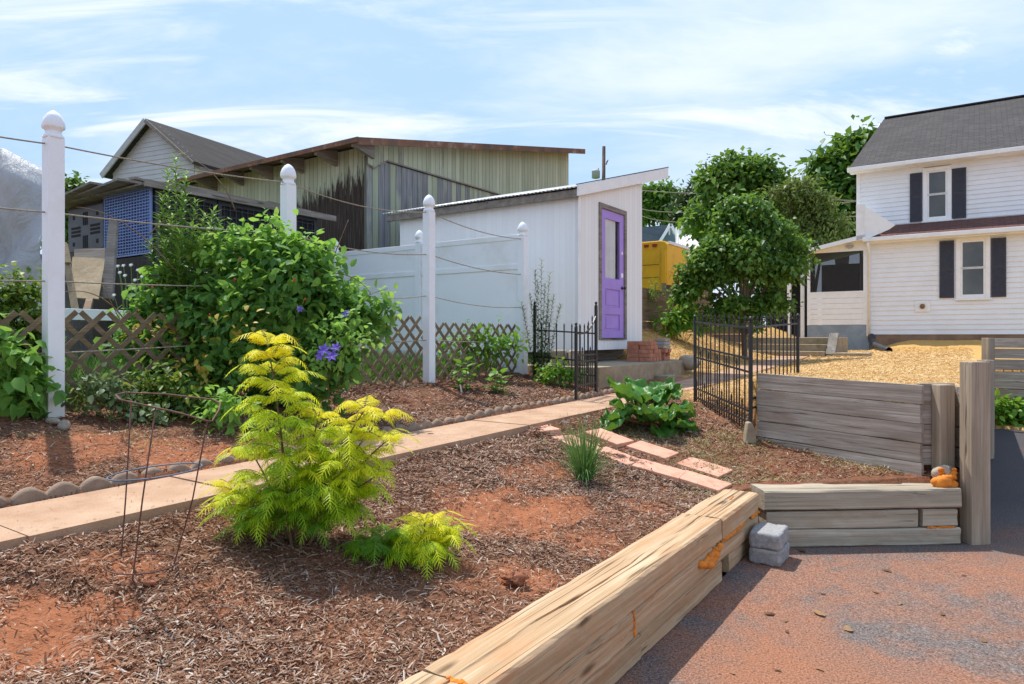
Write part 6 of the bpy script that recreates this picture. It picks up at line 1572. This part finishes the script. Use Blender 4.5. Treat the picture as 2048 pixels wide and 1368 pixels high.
sumac('small golden cut-leaf shrub right of the tall yellow one', B2_, [(T2(850,1022), 18, .2, .165, .15, 1.0), (T2(895,1055,-.03), 12, .2, .14, .2, .95), (T2(860,1075,-.08), 11, .2, .14, .25, .85), (T2(815,1060,.02), 11, .2, .14, .1, .7)], 5, .92)
B3_ = hit(745, 1110)
sumac('low green cut-leaf sucker between the two golden shrubs', B3_, [(W(765,1055,B3_.y), 11, .2, .15, .0, .2), (W(735,1085,B3_.y), 8, .2, .13, .0, .25), (W(790,1085,B3_.y), 8, .2, .14, .0, .15)], 8, .9)
# ------------------------------------------------------------------ rhubarb
def rhubarb():
    base = hit(1295, 850); o = thing('rhubarb', 'rhubarb plant with large crinkled green leaves behind the terracotta pavers', 'rhubarb', tuple(base)); r = random.Random(12)
    Y = base.y
    tips = [(1225,835,-.25,.26),(1250,800,-.05,.25),(1275,790,.1,.26),(1310,785,.2,.25),(1300,815,-.1,.28),(1335,805,.1,.27),(1350,825,-.1,.27),(1362,850,-.2,.24),(1285,830,-.25,.28),(1320,840,-.3,.27),(1260,815,.15,.25),(1345,795,.25,.22),(1240,820,.05,.24),(1305,800,.05,.28),(1330,855,-.3,.22),(1375,862,-.1,.17)]
    tips += [(px+r.randint(-22,22), py+r.randint(-14,10), dy+r.uniform(-.15,.15), s*r.uniform(.75,1.0)) for px, py, dy, s in tips[:12]]
    for i, (px, py, dy, s) in enumerate(tips):
        s *= 1.08; py -= 4
        c = W(px, py, Y+dy)-base; out = Vector((c.x, c.y*.9, 0)); out = out.normalized() if out.length > .02 else Vector((0,-1,0))
        b = MB(); st = c-out*s*.45-Vector((0,0,.05)); b.tube(bez((out.x*.03, out.y*.03, 0), (st.x*.5, st.y*.5, max(.06, st.z*.8)), st, 8), .011, 6); lf = b.build('petiole', M['stalkred'], o, smooth=True)
        n = 14; V = []; R_ = []; ph = r.uniform(0, 6)
        tilt = r.uniform(-.1, .9) if c.z > .2 else r.uniform(-.55, .2)
        for a in range(n+1):
            t = a/n
            wdt = s*.52*(math.sin(math.pi*min(1, t*.92+.08))**.65)*(1.12-.35*t)
            for q in range(n+1):
                w = (q/n-.5)*2; x = t*s-.10*s*abs(w)*(1-t)
                z = s*(.34*t-.50*t*t*(.6+.4*r.random()*0))+abs(w)*s*.16+s*.085*math.sin(7*t+ph+3*w)*math.cos(5*w+ph)+s*.13*abs(w)**1.5*math.sin(15*t+9*abs(w)+ph+(3 if w > 0 else 0))
                V.append((x, w*wdt*(1+.09*math.sin(11*t+ph+w)), z+x*tilt)); R_.append(min(1, max(0, .25+.5*r.random()*.4+.35*float(vn(np.array([t*6+ph]), np.array([w*5]), i)[0])+.1*(i % 3))))
        Q = [(a*(n+1)+q, (a+1)*(n+1)+q, (a+1)*(n+1)+q+1, a*(n+1)+q+1) for a in range(n) for q in range(n)]
        sd = Vector((-out.y, out.x, 0)); V = [st+out*x+sd*y+Vector((0,0,z)) for x, y, z in V]
        fast('leaf_blade', V, Q, LM['rhubarb'], lf, {'rnd': R_}, smooth=True)
M['stalkred'] = plain('rhubarb_stalk', (.36,.20,.10), .5, .25, 12)
rhubarb()
def chives():
    base = hit(1168, 958); o = thing('chives', 'clump of chives with thin upright green blades growing among the pavers', 'chives', tuple(base)); r = random.Random(6); V = []; Q = []; R_ = []
    for i in range(330):
        a = r.uniform(0, 6.28); lean = abs(r.gauss(0, .85)); L = r.uniform(.24, .50)*(1-.2*min(1, lean)); s = Vector((math.cos(a), math.sin(a), 0))*r.uniform(0, .055); p = s.copy(); k = 7; rd = r.random(); w = r.uniform(.0022,.0034)
        for j in range(k+1):
            e = math.pi/2-lean*(.5+1.0*j/k); d = Vector((math.cos(a)*math.cos(e), math.sin(a)*math.cos(e), math.sin(e))); sd = Vector((-math.sin(a), math.cos(a), 0)) if i % 2 else Vector((1,0,0)); ww = w*(1-.8*(j/k)**2)
            V += [p-sd*ww, p+sd*ww]; R_ += [rd, rd]; p = p+d*L/k
        b0 = i*2*(k+1); Q += [(b0+2*j, b0+2*j+1, b0+2*j+3, b0+2*j+2) for j in range(k)]
    fast('blades', V, Q, LM['chive'], o, {'rnd': R_})
    for px, py in ((1131,845),(1122,880),(1172,842),(1240,930)):
        c = W(px, py, base.y+.02)-base; b = MB(); b.tube(bez((0,0,0), (c.x*.3, 0, c.z*.7), c, 8), .002, 4); st = b.build('flower_stalk', M['weedstem'], o)
        n = 26; d = rv(n); scatter('flower', np.repeat(np.array(c)[None], n, 0), d, rv(n), .016, .005, LANCE, LM['pale'], st)
LM['pale'] = leafmat('pale_petal', [(0, (.36,.26,.42)), (1, (.55,.45,.58))], .2)
chives()
